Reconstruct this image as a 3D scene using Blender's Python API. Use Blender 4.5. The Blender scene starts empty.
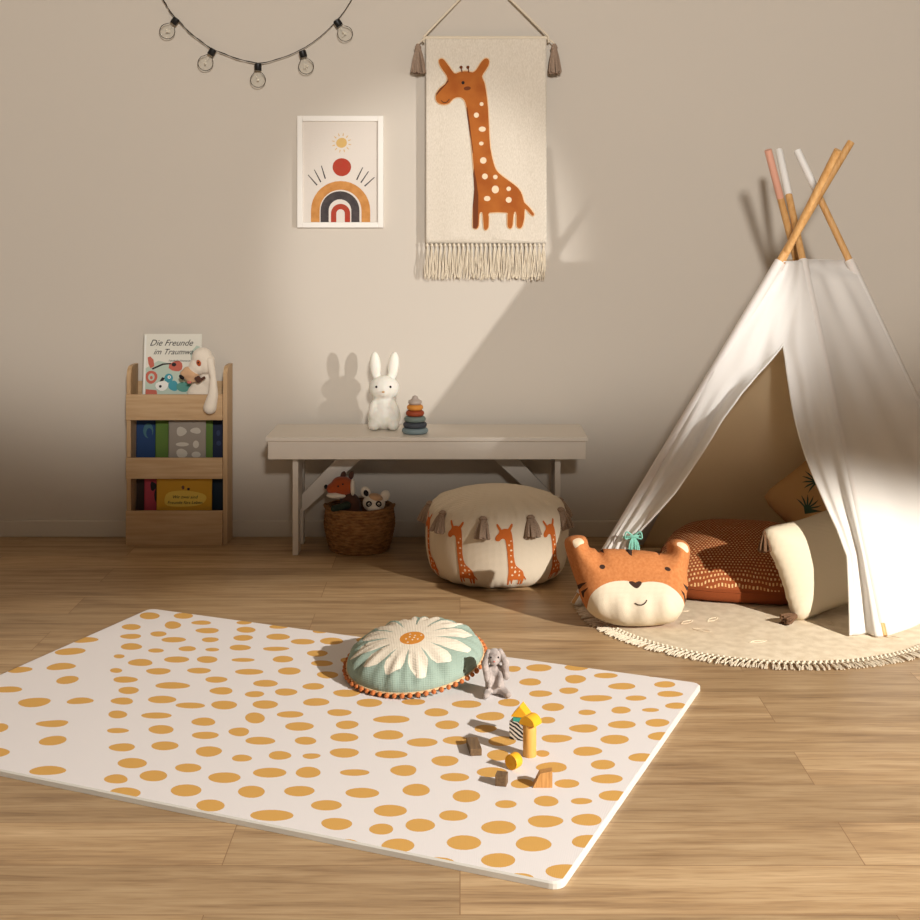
import bpy, bmesh, math, random
from mathutils import Vector, Matrix, Euler
from mathutils.geometry import delaunay_2d_cdt
random.seed(7)
PI = math.pi
S = bpy.context.scene
C = S.collection
F_PX, H_CAM, CX, HY = 1333.0, 1.25, 460.0, 222.0   # focal length (px), eye height (m), principal column, horizon row
YW = 5.30                                            # back wall

def P(px, py, D):
    "point at depth D seen at (px,py) of the photograph; used once, to measure"
    return Vector(((px-CX)*D/F_PX, D, H_CAM-(py-HY)*D/F_PX))
def G(px, py, z=0.0):
    D = (H_CAM-z)*F_PX/(py-HY)
    return Vector(((px-CX)*D/F_PX, D, z))

# ------------------------------------------------------------------ materials
def lin(c):
    c = c/255.0
    return c/12.92 if c <= .04045 else ((c+.055)/1.055)**2.4
def rgb(r, g, b): return (lin(r), lin(g), lin(b), 1)

def mat(name, col, rough=.7, col2=None, nscale=8, bump=0, bscale=60, kind='noise', sheen=0, transl=0, stretch=(1,1,1), spec=.3, sub=0, mix=.5, ramp=(.35,.65)):
    m = bpy.data.materials.new(name); m.use_nodes = True
    nt = m.node_tree; N = nt.nodes; L = nt.links
    b = N['Principled BSDF']
    b.inputs['Base Color'].default_value = col
    b.inputs['Roughness'].default_value = rough
    b.inputs['Specular IOR Level'].default_value = spec
    if sheen: b.inputs['Sheen Weight'].default_value = sheen
    tc = N.new('ShaderNodeTexCoord'); mp = N.new('ShaderNodeMapping')
    mp.inputs['Scale'].default_value = stretch
    L.new(tc.outputs['Object'], mp.inputs['Vector'])
    if col2:
        n = N.new('ShaderNodeTexNoise'); n.inputs['Scale'].default_value = nscale; n.inputs['Detail'].default_value = 6
        L.new(mp.outputs[0], n.inputs['Vector'])
        r = N.new('ShaderNodeValToRGB'); r.color_ramp.elements[0].position = ramp[0]; r.color_ramp.elements[1].position = ramp[1]
        r.color_ramp.elements[0].color = col; r.color_ramp.elements[1].color = col2
        L.new(n.outputs['Fac'], r.inputs[0]); L.new(r.outputs[0], b.inputs['Base Color'])
    if bump:
        bp = N.new('ShaderNodeBump'); bp.inputs['Strength'].default_value = bump; bp.inputs['Distance'].default_value = .0015
        if kind == 'weave':
            w1 = N.new('ShaderNodeTexWave'); w2 = N.new('ShaderNodeTexWave')
            for w, d in ((w1, 'X'), (w2, 'Z')):
                w.bands_direction = d; w.inputs['Scale'].default_value = bscale; w.inputs['Distortion'].default_value = 1.2
                w.inputs['Detail'].default_value = 2
                L.new(tc.outputs['Object'], w.inputs['Vector'])
            a = N.new('ShaderNodeMath'); a.operation = 'ADD'
            L.new(w1.outputs['Fac'], a.inputs[0]); L.new(w2.outputs['Fac'], a.inputs[1]); L.new(a.outputs[0], bp.inputs['Height'])
        else:
            n2 = N.new('ShaderNodeTexNoise'); n2.inputs['Scale'].default_value = bscale; n2.inputs['Detail'].default_value = 4
            L.new(mp.outputs[0], n2.inputs['Vector']); L.new(n2.outputs['Fac'], bp.inputs['Height'])
        L.new(bp.outputs[0], b.inputs['Normal'])
    if transl:
        t = N.new('ShaderNodeBsdfTranslucent'); t.inputs['Color'].default_value = col
        mx = N.new('ShaderNodeMixShader'); mx.inputs[0].default_value = transl
        L.new(b.outputs[0], mx.inputs[1]); L.new(t.outputs[0], mx.inputs[2])
        L.new(mx.outputs[0], N['Material Output'].inputs['Surface'])
    if sub:
        b.inputs['Subsurface Weight'].default_value = sub; b.inputs['Subsurface Radius'].default_value = (.03,.02,.015)
        b.inputs['Subsurface Scale'].default_value = .4
    return m

def wood(name, c1, c2, axis='X', scale=1.0, rough=.5):
    "long grain along the axis"
    st = {'X': (1.5*scale, 22*scale, 22*scale), 'Y': (22*scale, 1.5*scale, 22*scale), 'Z': (22*scale, 22*scale, 1.5*scale)}[axis]
    return mat(name, c1, rough, col2=c2, nscale=3, stretch=st, bump=.15, bscale=6, ramp=(.3,.72))

def glass(name, tint=(1,1,1,1), rough=.02, gloss=.12):
    m = bpy.data.materials.new(name); m.use_nodes = True
    nt = m.node_tree; N = nt.nodes; L = nt.links; N.remove(N['Principled BSDF'])
    t = N.new('ShaderNodeBsdfTransparent'); t.inputs[0].default_value = tint
    g = N.new('ShaderNodeBsdfGlossy'); g.inputs['Roughness'].default_value = rough
    lw = N.new('ShaderNodeLayerWeight'); lw.inputs['Blend'].default_value = gloss
    mx = N.new('ShaderNodeMixShader')
    L.new(lw.outputs['Fresnel'], mx.inputs[0]); L.new(t.outputs[0], mx.inputs[1]); L.new(g.outputs[0], mx.inputs[2])
    L.new(mx.outputs[0], N['Material Output'].inputs['Surface'])
    return m

def floor_mat():
    m = bpy.data.materials.new('oak_floor'); m.use_nodes = True
    nt = m.node_tree; N = nt.nodes; L = nt.links; b = N['Principled BSDF']
    tc = N.new('ShaderNodeTexCoord')
    br = N.new('ShaderNodeTexBrick'); br.offset = .37; br.offset_frequency = 2
    br.inputs['Scale'].default_value = 1; br.inputs['Brick Width'].default_value = 1.25; br.inputs['Row Height'].default_value = .185
    br.inputs['Mortar Size'].default_value = .0011; br.inputs['Mortar Smooth'].default_value = .3; br.inputs['Bias'].default_value = 0
    br.inputs['Color1'].default_value = (.0,.0,.0,1); br.inputs['Color2'].default_value = (1,1,1,1); br.inputs['Mortar'].default_value = (.5,.5,.5,1)
    L.new(tc.outputs['Object'], br.inputs['Vector'])
    # per plank shift of the grain
    sc = N.new('ShaderNodeVectorMath'); sc.operation = 'MULTIPLY'; sc.inputs[1].default_value = (1.3, 17, 1)
    L.new(tc.outputs['Object'], sc.inputs[0])
    ad = N.new('ShaderNodeVectorMath'); ad.operation = 'ADD'
    sh = N.new('ShaderNodeVectorMath'); sh.operation = 'SCALE'; sh.inputs['Scale'].default_value = 9
    L.new(br.outputs['Color'], sh.inputs[0]); L.new(sc.outputs[0], ad.inputs[0]); L.new(sh.outputs[0], ad.inputs[1])
    n1 = N.new('ShaderNodeTexNoise'); n1.inputs['Scale'].default_value = 1.6; n1.inputs['Detail'].default_value = 8; n1.inputs['Roughness'].default_value = .62; n1.inputs['Distortion'].default_value = .5
    L.new(ad.outputs[0], n1.inputs['Vector'])
    r = N.new('ShaderNodeValToRGB'); e = r.color_ramp.elements
    e[0].position = .25; e[0].color = rgb(132,102,72); e[1].position = .75; e[1].color = rgb(206,176,136)
    x = e.new(.47); x.color = rgb(177,145,106)
    L.new(n1.outputs['Fac'], r.inputs[0])
    # fine pores
    s2 = N.new('ShaderNodeVectorMath'); s2.operation = 'MULTIPLY'; s2.inputs[1].default_value = (9, 150, 1)
    L.new(tc.outputs['Object'], s2.inputs[0])
    n2 = N.new('ShaderNodeTexNoise'); n2.inputs['Scale'].default_value = 1.0; n2.inputs['Detail'].default_value = 3
    L.new(s2.outputs[0], n2.inputs['Vector'])
    r2 = N.new('ShaderNodeValToRGB'); r2.color_ramp.elements[0].position = .3; r2.color_ramp.elements[0].color = (.72,.66,.6,1); r2.color_ramp.elements[1].position = .5; r2.color_ramp.elements[1].color = (1,1,1,1)
    L.new(n2.outputs['Fac'], r2.inputs[0])
    mu = N.new('ShaderNodeMix'); mu.data_type = 'RGBA'; mu.blend_type = 'MULTIPLY'; mu.inputs[0].default_value = .8
    L.new(r.outputs[0], mu.inputs[6]); L.new(r2.outputs[0], mu.inputs[7])
    # tone of each plank
    tn = N.new('ShaderNodeMapRange'); tn.inputs['To Min'].default_value = .84; tn.inputs['To Max'].default_value = 1.08
    L.new(br.outputs['Color'], tn.inputs['Value'])
    m3 = N.new('ShaderNodeMix'); m3.data_type = 'RGBA'; m3.blend_type = 'MULTIPLY'; m3.inputs[0].default_value = 1
    L.new(mu.outputs[2], m3.inputs[6]); L.new(tn.outputs[0], m3.inputs[7])
    sm = N.new('ShaderNodeMix'); sm.data_type = 'RGBA'; sm.inputs[7].default_value = rgb(136,102,68)
    L.new(br.outputs['Fac'], sm.inputs[0]); L.new(m3.outputs[2], sm.inputs[6])
    L.new(sm.outputs[2], b.inputs['Base Color'])
    b.inputs['Roughness'].default_value = .42; b.inputs['Specular IOR Level'].default_value = .35
    bp = N.new('ShaderNodeBump'); bp.inputs['Strength'].default_value = .12; bp.inputs['Distance'].default_value = .002
    L.new(n2.outputs['Fac'], bp.inputs['Height']); L.new(bp.outputs[0], b.inputs['Normal'])
    return m

def stitch_mat():
    "rust cotton printed with rows of cream dashes"
    m = bpy.data.materials.new('rust_stitch_print'); m.use_nodes = True
    nt = m.node_tree; N = nt.nodes; L = nt.links; b = N['Principled BSDF']
    tc = N.new('ShaderNodeTexCoord')
    br = N.new('ShaderNodeTexBrick'); br.offset = .5; br.inputs['Scale'].default_value = 1
    br.inputs['Brick Width'].default_value = .0115; br.inputs['Row Height'].default_value = .0115
    br.inputs['Mortar Size'].default_value = .0031; br.inputs['Mortar Smooth'].default_value = .05
    br.inputs['Color1'].default_value = rgb(233,196,140); br.inputs['Color2'].default_value = rgb(214,160,98)
    br.inputs['Mortar'].default_value = rgb(150,72,28)
    mp = N.new('ShaderNodeMapping'); mp.inputs['Rotation'].default_value = (0,0,.0)
    ns = N.new('ShaderNodeTexNoise'); ns.inputs['Scale'].default_value = 9
    L.new(tc.outputs['Object'], ns.inputs['Vector'])
    mxv = N.new('ShaderNodeVectorMath'); mxv.operation = 'SCALE'; mxv.inputs['Scale'].default_value = .02
    L.new(ns.outputs['Color'], mxv.inputs[0])
    av = N.new('ShaderNodeVectorMath'); av.operation = 'ADD'
    L.new(tc.outputs['Object'], av.inputs[0]); L.new(mxv.outputs[0], av.inputs[1])
    L.new(av.outputs[0], mp.inputs[0]); L.new(mp.outputs[0], br.inputs['Vector']); L.new(br.outputs['Color'], b.inputs['Base Color'])
    b.inputs['Roughness'].default_value = .9
    return m

M = {}
M['wall'] = mat('wall_paint', rgb(207,197,183), .9, bump=.03, bscale=120)
M['skirting'] = mat('skirting_paint', rgb(212,202,187), .6)
M['ceiling'] = mat('ceiling_paint', rgb(225,218,206), .9)
M['floor'] = floor_mat()
M['mat_white'] = mat('foam_white', rgb(232,226,224), .75, bump=.12, bscale=90, kind='weave')
M['mat_dot'] = mat('foam_ochre', rgb(215,165,88), .75, bump=.12, bscale=90, kind='weave')
M['mat_edge'] = mat('foam_edge', rgb(216,212,202), .8)
M['white_wood'] = mat('white_lacquer', rgb(226,216,202), .35, bump=.02, bscale=40)
M['oak'] = wood('light_oak', rgb(206,174,134), rgb(186,150,108), 'X', 1.2)
M['oak_v'] = wood('light_oak_upright', rgb(206,174,134), rgb(186,150,108), 'Z', 1.2)
M['canvas'] = mat('tent_canvas', rgb(248,244,238), .9, transl=.32, bump=.15, bscale=25)
M['canvas_back_warmlight'] = mat('tent_canvas_warmlight', rgb(238,220,188), .9, transl=.5, bump=.15, bscale=25)  # tan tint stands in for warm bounce light inside the tent
M['hang'] = mat('woven_wool_cream', rgb(228,217,200), .95, col2=rgb(214,202,183), nscale=12, stretch=(26,26,9), bump=.35, bscale=24)
M['rope'] = mat('cream_rope', rgb(226,212,188), .9, bump=.3, bscale=300)
M['taupe'] = mat('taupe_yarn', rgb(140,118,100), .95, col2=rgb(170,146,126), nscale=300)
M['brown_yarn'] = mat('brown_yarn', rgb(92,64,44), .95, col2=rgb(128,96,70), nscale=300)
M['giraffe'] = mat('giraffe_rust', rgb(180,104,42), .9, col2=rgb(162,86,32), nscale=12, bump=.3, bscale=200)
M['giraffe_dark'] = mat('giraffe_brown', rgb(112,58,28), .9)
M['cream'] = mat('cream_thread', rgb(238,214,180), .9)
M['edge_cream'] = mat('light_outline', rgb(226,190,146), .9)
M['black'] = mat('black_thread', rgb(30,26,24), .8)
M['black_plastic'] = mat('black_plastic', rgb(28,26,25), .4)
M['frame_white'] = mat('white_frame', rgb(240,234,224), .4)
M['paper'] = mat('print_paper', rgb(222,212,200), .8)
M['p_orange'] = mat('print_orange', rgb(206,146,82), .85, col2=rgb(192,130,68), nscale=40)
M['p_grey'] = mat('print_grey', rgb(82,74,72), .85, col2=rgb(66,60,60), nscale=40)
M['p_red'] = mat('print_red', rgb(178,62,44), .85, col2=rgb(166,72,50), nscale=40)
M['p_sun'] = mat('print_sun', rgb(214,176,108), .85)
M['pouf'] = mat('pouf_cotton', rgb(226,210,186), .95, bump=.4, bscale=80, kind='weave')
M['pouf_print'] = mat('pouf_print', rgb(200,104,42), .95)
M['rug'] = mat('rug_cotton', rgb(224,208,182), .95, col2=rgb(208,190,162), nscale=30, bump=.5, bscale=150)
M['basket'] = mat('seagrass', rgb(178,130,80), .85, col2=rgb(128,86,48), nscale=40, bump=.6, bscale=120, stretch=(1,1,3))
M['tiger'] = mat('tiger_linen', rgb(206,134,80), .95, col2=rgb(194,120,68), nscale=120, bump=.4, bscale=90, kind='weave')
M['tiger_cream'] = mat('tiger_cream', rgb(232,217,192), .95, bump=.4, bscale=90, kind='weave')
M['dark_print'] = mat('dark_brown_print', rgb(62,40,30), .9)
M['rust'] = mat('rust_cotton', rgb(138,68,30), .9, bump=.2, bscale=60)
M['stitch'] = stitch_mat()
M['beige'] = mat('beige_linen', rgb(226,211,184), .95, bump=.4, bscale=90, kind='weave')
M['tan'] = mat('tan_linen', rgb(206,160,104), .95, bump=.4, bscale=90, kind='weave')
M['leaf'] = mat('leaf_print', rgb(58,82,62), .9)
M['sage'] = mat('sage_cotton', rgb(154,172,158), .95, bump=.3, bscale=70, kind='weave')
M['petal'] = mat('petal_cream', rgb(236,224,204), .95, bump=.3, bscale=70, kind='weave')
M['pollen'] = mat('flower_centre', rgb(214,138,50), .95)
M['pom'] = mat('terracotta_pom', rgb(178,92,46), .95, col2=rgb(206,130,76), nscale=200)
M['grey_plush'] = mat('grey_plush', rgb(190,177,170), 1, col2=rgb(150,138,132), nscale=60, bump=1, bscale=200, sheen=.5)
M['white_plush'] = mat('white_plush', rgb(238,226,208), 1, bump=.8, bscale=200, sheen=.3)
M['tan_plush'] = mat('tan_plush', rgb(214,172,132), 1, bump=.8, bscale=200, sheen=.3)
M['brown_plush'] = mat('brown_plush', rgb(88,56,42), 1, bump=.8, bscale=200, sheen=.2)
M['fox_plush'] = mat('fox_plush', rgb(182,84,38), 1, bump=.8, bscale=200, sheen=.3)
M['green_plush'] = mat('green_plush', rgb(52,62,50), 1, bump=.8, bscale=200)
M['black_plush'] = mat('black_plush', rgb(34,30,30), 1)
M['pink'] = mat('pink_felt', rgb(205,120,110), .9)
M['lamp_white'] = mat('rabbit_silicone', rgb(244,240,228), .45, sub=.25)
M['mint'] = mat('mint_ribbon', rgb(140,205,185), .9)
M['pole'] = wood('pine_pole', rgb(222,176,118), rgb(196,142,80), 'Z', 1.5)
M['tip_white'] = mat('tip_white', rgb(240,236,230), .5)
M['tip_pink'] = mat('tip_pink', rgb(226,168,144), .5)
M['blk_yellow'] = mat('block_yellow', rgb(242,176,40), .5)
M['blk_orange'] = mat('block_orange', rgb(222,146,56), .5)
M['blk_dark'] = wood('block_walnut', rgb(128,100,70), rgb(98,76,54), 'Y', 3)
M['blk_beech'] = wood('block_beech', rgb(214,160,96), rgb(184,126,68), 'Z', 5)
M['blk_col'] = wood('block_column', rgb(232,178,96), rgb(222,160,76), 'Z', 3)
M['blk_turq'] = mat('block_turquoise', rgb(70,170,150), .5)
M['blk_white'] = mat('block_white', rgb(225,218,205), .5)
M['wire'] = mat('black_wire', rgb(40,34,30), .6)
M['glass'] = glass('bulb_glass', (.97,.97,.96,1), .05, .08)
M['pane'] = glass('picture_glass', (1,1,1,1), .05, .05)
M['fairy'] = mat('fairy_beads', rgb(246,238,220), .4)
M['metal'] = mat('nail_metal', rgb(150,140,125), .35)
for k, c in dict(r_grey=(176,160,148), r_must=(210,138,58), r_rust=(150,66,36), r_sage=(112,124,116), r_slate=(66,70,76), r_blue=(128,144,146)).items():
    M[k] = mat('silicone_'+k[2:], rgb(*c), .6)
def cm(name, r, g, b, rough=.7):
    if name not in M: M[name] = mat(name, rgb(r,g,b), rough)
    return M[name]

# ------------------------------------------------------------------ mesh builder
def pip(x, y, poly):
    ins = False; j = len(poly)-1
    for i in range(len(poly)):
        xi, yi = poly[i][0], poly[i][1]; xj, yj = poly[j][0], poly[j][1]
        if (yi > y) != (yj > y) and x < (xj-xi)*(y-yi)/(yj-yi)+xi: ins = not ins
        j = i
    return ins
def dseg(x, y, poly):
    best = 1e9; j = len(poly)-1
    for i in range(len(poly)):
        ax, ay = poly[j][0], poly[j][1]; bx, by = poly[i][0], poly[i][1]
        dx, dy = bx-ax, by-ay; l = dx*dx+dy*dy
        t = 0 if l == 0 else max(0, min(1, ((x-ax)*dx+(y-ay)*dy)/l))
        d = (x-ax-t*dx)**2+(y-ay-t*dy)**2
        if d < best: best = d
        j = i
    return math.sqrt(best)
def ell(cx, cy, rx, ry, n=20, rot=0, wob=0, seed=None):
    r = random.Random(seed if seed is not None else int(cx*977+cy*131)); a1, a2, p1, p2 = r.random(), r.random(), r.random()*6, r.random()*6
    out = []
    for i in range(n):
        a = 2*PI*i/n
        k = 1+wob*(a1*math.sin(2*a+p1)+a2*math.sin(3*a+p2))
        x, y = rx*k*math.cos(a), ry*k*math.sin(a)
        out.append((cx+x*math.cos(rot)-y*math.sin(rot), cy+x*math.sin(rot)+y*math.cos(rot)))
    return out
def rrect(x0, y0, x1, y1, r, n=5):
    out = []
    for cx, cy, a0 in ((x1-r,y1-r,0),(x0+r,y1-r,PI/2),(x0+r,y0+r,PI),(x1-r,y0+r,3*PI/2)):
        for i in range(n+1):
            a = a0+PI/2*i/n; out.append((cx+r*math.cos(a), cy+r*math.sin(a)))
    return out
def smoothpoly(pts, n=3):
    "closed Catmull-Rom"
    out = []; L = len(pts)
    for i in range(L):
        p0, p1, p2, p3 = [Vector(pts[(i+k-1) % L]) for k in range(4)]
        for j in range(n):
            t = j/n
            out.append(tuple(.5*((2*p1)+(-p0+p2)*t+(2*p0-5*p1+4*p2-p3)*t*t+(-p0+3*p1-3*p2+p3)*t**3)))
    return out
def smoothpath(pts, n=4):
    out = []; L = len(pts)
    for i in range(L-1):
        p0, p1, p2, p3 = [Vector(pts[max(0, min(L-1, i+k-1))]) for k in range(4)]
        for j in range(n):
            t = j/n
            out.append(.5*((2*p1)+(-p0+p2)*t+(2*p0-5*p1+4*p2-p3)*t*t+(-p0+3*p1-3*p2+p3)*t**3))
    out.append(Vector(pts[-1])); return out

class B:
    def __init__(s): s.v = []; s.f = []; s.m = []
    def add(s, v, f, mi=0, mis=None):
        o = len(s.v); s.v += [Vector(p) for p in v]; s.f += [tuple(i+o for i in q) for q in f]
        s.m += mis if mis else [mi]*len(f); return s
    def box(s, x0, x1, y0, y1, z0, z1, mi=0, mtx=None, bev=0):
        if bev:
            bm = bmesh.new(); bmesh.ops.create_cube(bm, size=1)
            for v in bm.verts: v.co = Vector(((x0+x1)/2+v.co.x*(x1-x0), (y0+y1)/2+v.co.y*(y1-y0), (z0+z1)/2+v.co.z*(z1-z0)))
            bmesh.ops.bevel(bm, geom=bm.edges[:], offset=bev, segments=2, affect='EDGES', profile=.5)
            return s.bm(bm, mi, mtx)
        v = [(x,y,z) for x in (x0,x1) for y in (y0,y1) for z in (z0,z1)]
        if mtx: v = [mtx @ Vector(p) for p in v]
        return s.add(v, [(0,1,3,2),(4,6,7,5),(0,4,5,1),(2,3,7,6),(0,2,6,4),(1,5,7,3)], mi)
    def bm(s, bm, mi=0, mtx=None):
        bm.verts.index_update()
        v = [(mtx @ q.co if mtx else q.co.copy()) for q in bm.verts]; f = [[q.index for q in p.verts] for p in bm.faces]
        bm.free(); return s.add(v, f, mi)
    def tube(s, pts, r, n=8, mi=0, cap=True):
        pts = [Vector(p) for p in pts]; rs = r if isinstance(r, (list, tuple)) else [r]*len(pts)
        v = []; up = None
        for i, p in enumerate(pts):
            d = (pts[min(i+1, len(pts)-1)]-pts[max(i-1, 0)])
            d = d.normalized() if d.length > 1e-9 else Vector((0,0,1))
            if up is None:
                up = d.orthogonal().normalized()
            up = (up-d*up.dot(d)); up = up.normalized() if up.length > 1e-6 else d.orthogonal().normalized()
            w = d.cross(up)
            for k in range(n):
                a = 2*PI*k/n; v.append(p+(up*math.cos(a)+w*math.sin(a))*rs[i])
        f = []
        for i in range(len(pts)-1):
            for k in range(n):
                f.append((i*n+k, i*n+(k+1) % n, (i+1)*n+(k+1) % n, (i+1)*n+k))
        if cap: f += [tuple(range(n-1,-1,-1)), tuple(range((len(pts)-1)*n, len(pts)*n))]
        return s.add(v, f, mi)
    def lathe(s, prof, c=(0,0,0), n=48, mi=0, fn=None):
        v = []; f = []; c = Vector(c)
        for r, z in prof:
            for k in range(n):
                a = 2*PI*k/n; rr, zz = (r, z) if fn is None else fn(r, z, a)
                v.append(c+Vector((rr*math.cos(a), rr*math.sin(a), zz)))
        for i in range(len(prof)-1):
            for k in range(n): f.append((i*n+k, i*n+(k+1) % n, (i+1)*n+(k+1) % n, (i+1)*n+k))
        if prof[0][0] > 1e-5: f.append(tuple(range(n-1,-1,-1)))
        if prof[-1][0] > 1e-5: f.append(tuple(range((len(prof)-1)*n, len(prof)*n)))
        return s.add(v, f, mi)
    def ball(s, c, r, rot=(0,0,0), mi=0, seg=16, ring=10):
        if not isinstance(r, (tuple, list)): r = (r, r, r)
        E = Euler(rot).to_matrix(); v = [Vector((0,0,r[2]))]
        for i in range(1, ring):
            t = PI*i/ring
            for k in range(seg):
                a = 2*PI*k/seg; v.append(Vector((r[0]*math.sin(t)*math.cos(a), r[1]*math.sin(t)*math.sin(a), r[2]*math.cos(t))))
        v.append(Vector((0,0,-r[2])))
        f = [(0, 1+k, 1+(k+1) % seg) for k in range(seg)]
        for i in range(ring-2):
            for k in range(seg): f.append((1+i*seg+k, 1+(i+1)*seg+k, 1+(i+1)*seg+(k+1) % seg, 1+i*seg+(k+1) % seg))
        e = len(v)-1
        f += [(1+(ring-2)*seg+(k+1) % seg, 1+(ring-2)*seg+k, e) for k in range(seg)]
        return s.add([E @ p+Vector(c) for p in v], f, mi)
    def plate(s, outline, feats, fn, grid=0, base=0):
        "flat figure cut into outline + coloured features [(poly, material index)], mapped by fn(x,y)->point"
        vs = []; es = []
        for poly in [outline]+[q[0] for q in feats]:
            o = len(vs); vs += [Vector((p[0], p[1])) for p in poly]; es += [(o+i, o+(i+1) % len(poly)) for i in range(len(poly))]
        if grid:
            x0 = min(p[0] for p in outline); x1 = max(p[0] for p in outline); y0 = min(p[1] for p in outline); y1 = max(p[1] for p in outline)
            y = y0+grid*.5; row = 0
            while y < y1:
                x = x0+grid*(.5 if row % 2 else .99)
                while x < x1:
                    if pip(x, y, outline) and dseg(x, y, outline) > grid*.3: vs.append(Vector((x, y)))
                    x += grid
                y += grid*.87; row += 1
        r = delaunay_2d_cdt(vs, es, [], 0, 1e-7)
        bbs = [(min(p[0] for p in q[0]), max(p[0] for p in q[0]), min(p[1] for p in q[0]), max(p[1] for p in q[0])) for q in feats]
        F = []; MI = []
        for t in r[2]:
            cx = sum(r[0][i][0] for i in t)/3; cy = sum(r[0][i][1] for i in t)/3
            if not pip(cx, cy, outline): continue
            mi = base
            for q, bb in zip(feats, bbs):
                if bb[0] <= cx <= bb[1] and bb[2] <= cy <= bb[3] and pip(cx, cy, q[0]): mi = q[1]
            F.append(tuple(t)); MI.append(mi)
        s.add([fn(p[0], p[1]) for p in r[0]], F, 0, MI); return s
    def build(s, name, mats, parent=None, smooth=True, local=False, weld=0, solid=0, angle=40):
        if not isinstance(mats, (list, tuple)): mats = [mats]
        off = Vector((0,0,0))
        if parent is not None and not local:
            p = parent
            while p is not None: off += p.location; p = p.parent
        me = bpy.data.meshes.new(name); me.from_pydata([v-off for v in s.v], [], s.f)
        for m in mats: me.materials.append(m)
        me.polygons.foreach_set('material_index', s.m)
        bm = bmesh.new(); bm.from_mesh(me)
        if weld: bmesh.ops.remove_doubles(bm, verts=bm.verts[:], dist=weld)
        loose = [v for v in bm.verts if not v.link_faces]
        if loose: bmesh.ops.delete(bm, geom=loose, context='VERTS')
        bmesh.ops.recalc_face_normals(bm, faces=bm.faces[:])
        bm.to_mesh(me); bm.free()
        if smooth:
            me.polygons.foreach_set('use_smooth', [True]*len(me.polygons))
            try: me.set_sharp_from_angle(angle=math.radians(angle))
            except Exception: pass
        o = bpy.data.objects.new(name, me); C.objects.link(o)
        if parent is not None: o.parent = parent
        if solid:
            md = o.modifiers.new('thickness', 'SOLIDIFY'); md.thickness = solid; md.offset = 0
        me.update(); return o

def thing(name, label, cat, loc=(0,0,0), rot=(0,0,0), group=None):
    o = bpy.data.objects.new(name, None); C.objects.link(o); o.empty_display_size = .05
    o.location = loc; o.rotation_euler = rot; o['label'] = label; o['category'] = cat
    if group: o['group'] = group
    return o
def tag(o, label=None, cat=None, group=None, kind=None):
    for k, v in (('label',label),('category',cat),('group',group),('kind',kind)):
        if v: o[k] = v
    return o
def organic(name, balls, mats, parent=None, voxel=.004, smooth=4, local=False):
    "one continuous soft body grown from overlapping rounded masses"
    b = B()
    for q in balls:
        if len(q) == 2: b.ball(q[0], q[1])
        else: b.ball(q[0], q[1], q[2])
    o = b.build(name, mats, parent, local=local)
    md = o.modifiers.new('r', 'REMESH'); md.mode = 'VOXEL'; md.voxel_size = voxel
    m2 = o.modifiers.new('s', 'SMOOTH'); m2.iterations = smooth; m2.factor = .6
    dg = bpy.context.evaluated_depsgraph_get(); dg.update()
    me = bpy.data.meshes.new_from_object(o.evaluated_get(dg))
    o.modifiers.clear(); old = o.data; o.data = me; bpy.data.meshes.remove(old); me.name = name
    me.polygons.foreach_set('use_smooth', [True]*len(me.polygons))
    return o
def limb(a, b, r0, r1, n=7):
    a = Vector(a); b = Vector(b)
    return [(a.lerp(b, i/(n-1)), r0+(r1-r0)*i/(n-1)) for i in range(n)]
def lettering(name, text, size, m, loc, rot, parent=None, shear=0, align='CENTER', ext=.0004, width=1.0):
    cu = bpy.data.curves.new(name, 'FONT'); cu.body = text; cu.size = size; cu.shear = shear; cu.align_x = align; cu.extrude = ext
    cu.resolution_u = 3
    o = bpy.data.objects.new(name, cu); C.objects.link(o)
    dg = bpy.context.evaluated_depsgraph_get(); dg.update()
    me = bpy.data.meshes.new_from_object(o.evaluated_get(dg)); bpy.data.objects.remove(o)
    R = Euler(rot).to_matrix().to_4x4(); T = Matrix.Translation(loc)
    off = Vector((0,0,0)); p = parent
    while p is not None: off += p.location; p = p.parent
    me.transform(Matrix.Translation(-off) @ T @ R @ Matrix.Diagonal((width,1,1,1)))
    me.materials.clear(); me.materials.append(m)
    o = bpy.data.objects.new(name, me); C.objects.link(o)
    if parent is not None: o.parent = parent
    return o
def tassel(parent, top, L, r, m, name='tassel', d=(0,0,-1), n=22, seed=1, head=True, push=(0,-1,0), local=False):
    rr = random.Random(seed); b = B(); top = Vector(top); d = Vector(d).normalized()
    a1 = d.orthogonal().normalized(); a2 = d.cross(a1)
    neck = top+d*L*.22
    b.tube([top-d*L*.02, top+d*L*.1, neck], [r*.22, r*.5, r*.38], 8)
    for i in range(n):
        a = rr.random()*2*PI; q = math.sqrt(rr.random())
        o0 = (a1*math.cos(a)+a2*math.sin(a))*q
        l = L*(.9+.1*rr.random())
        pts = [neck-d*L*.05+o0*r*.3, top+d*L*.5+o0*r*.75, top+d*l+o0*r*(1.0+.15*rr.random())]
        b.tube(smoothpath(pts, 3), r*.17, 5)
    return b.build(name, m, parent, local=local)

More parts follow.
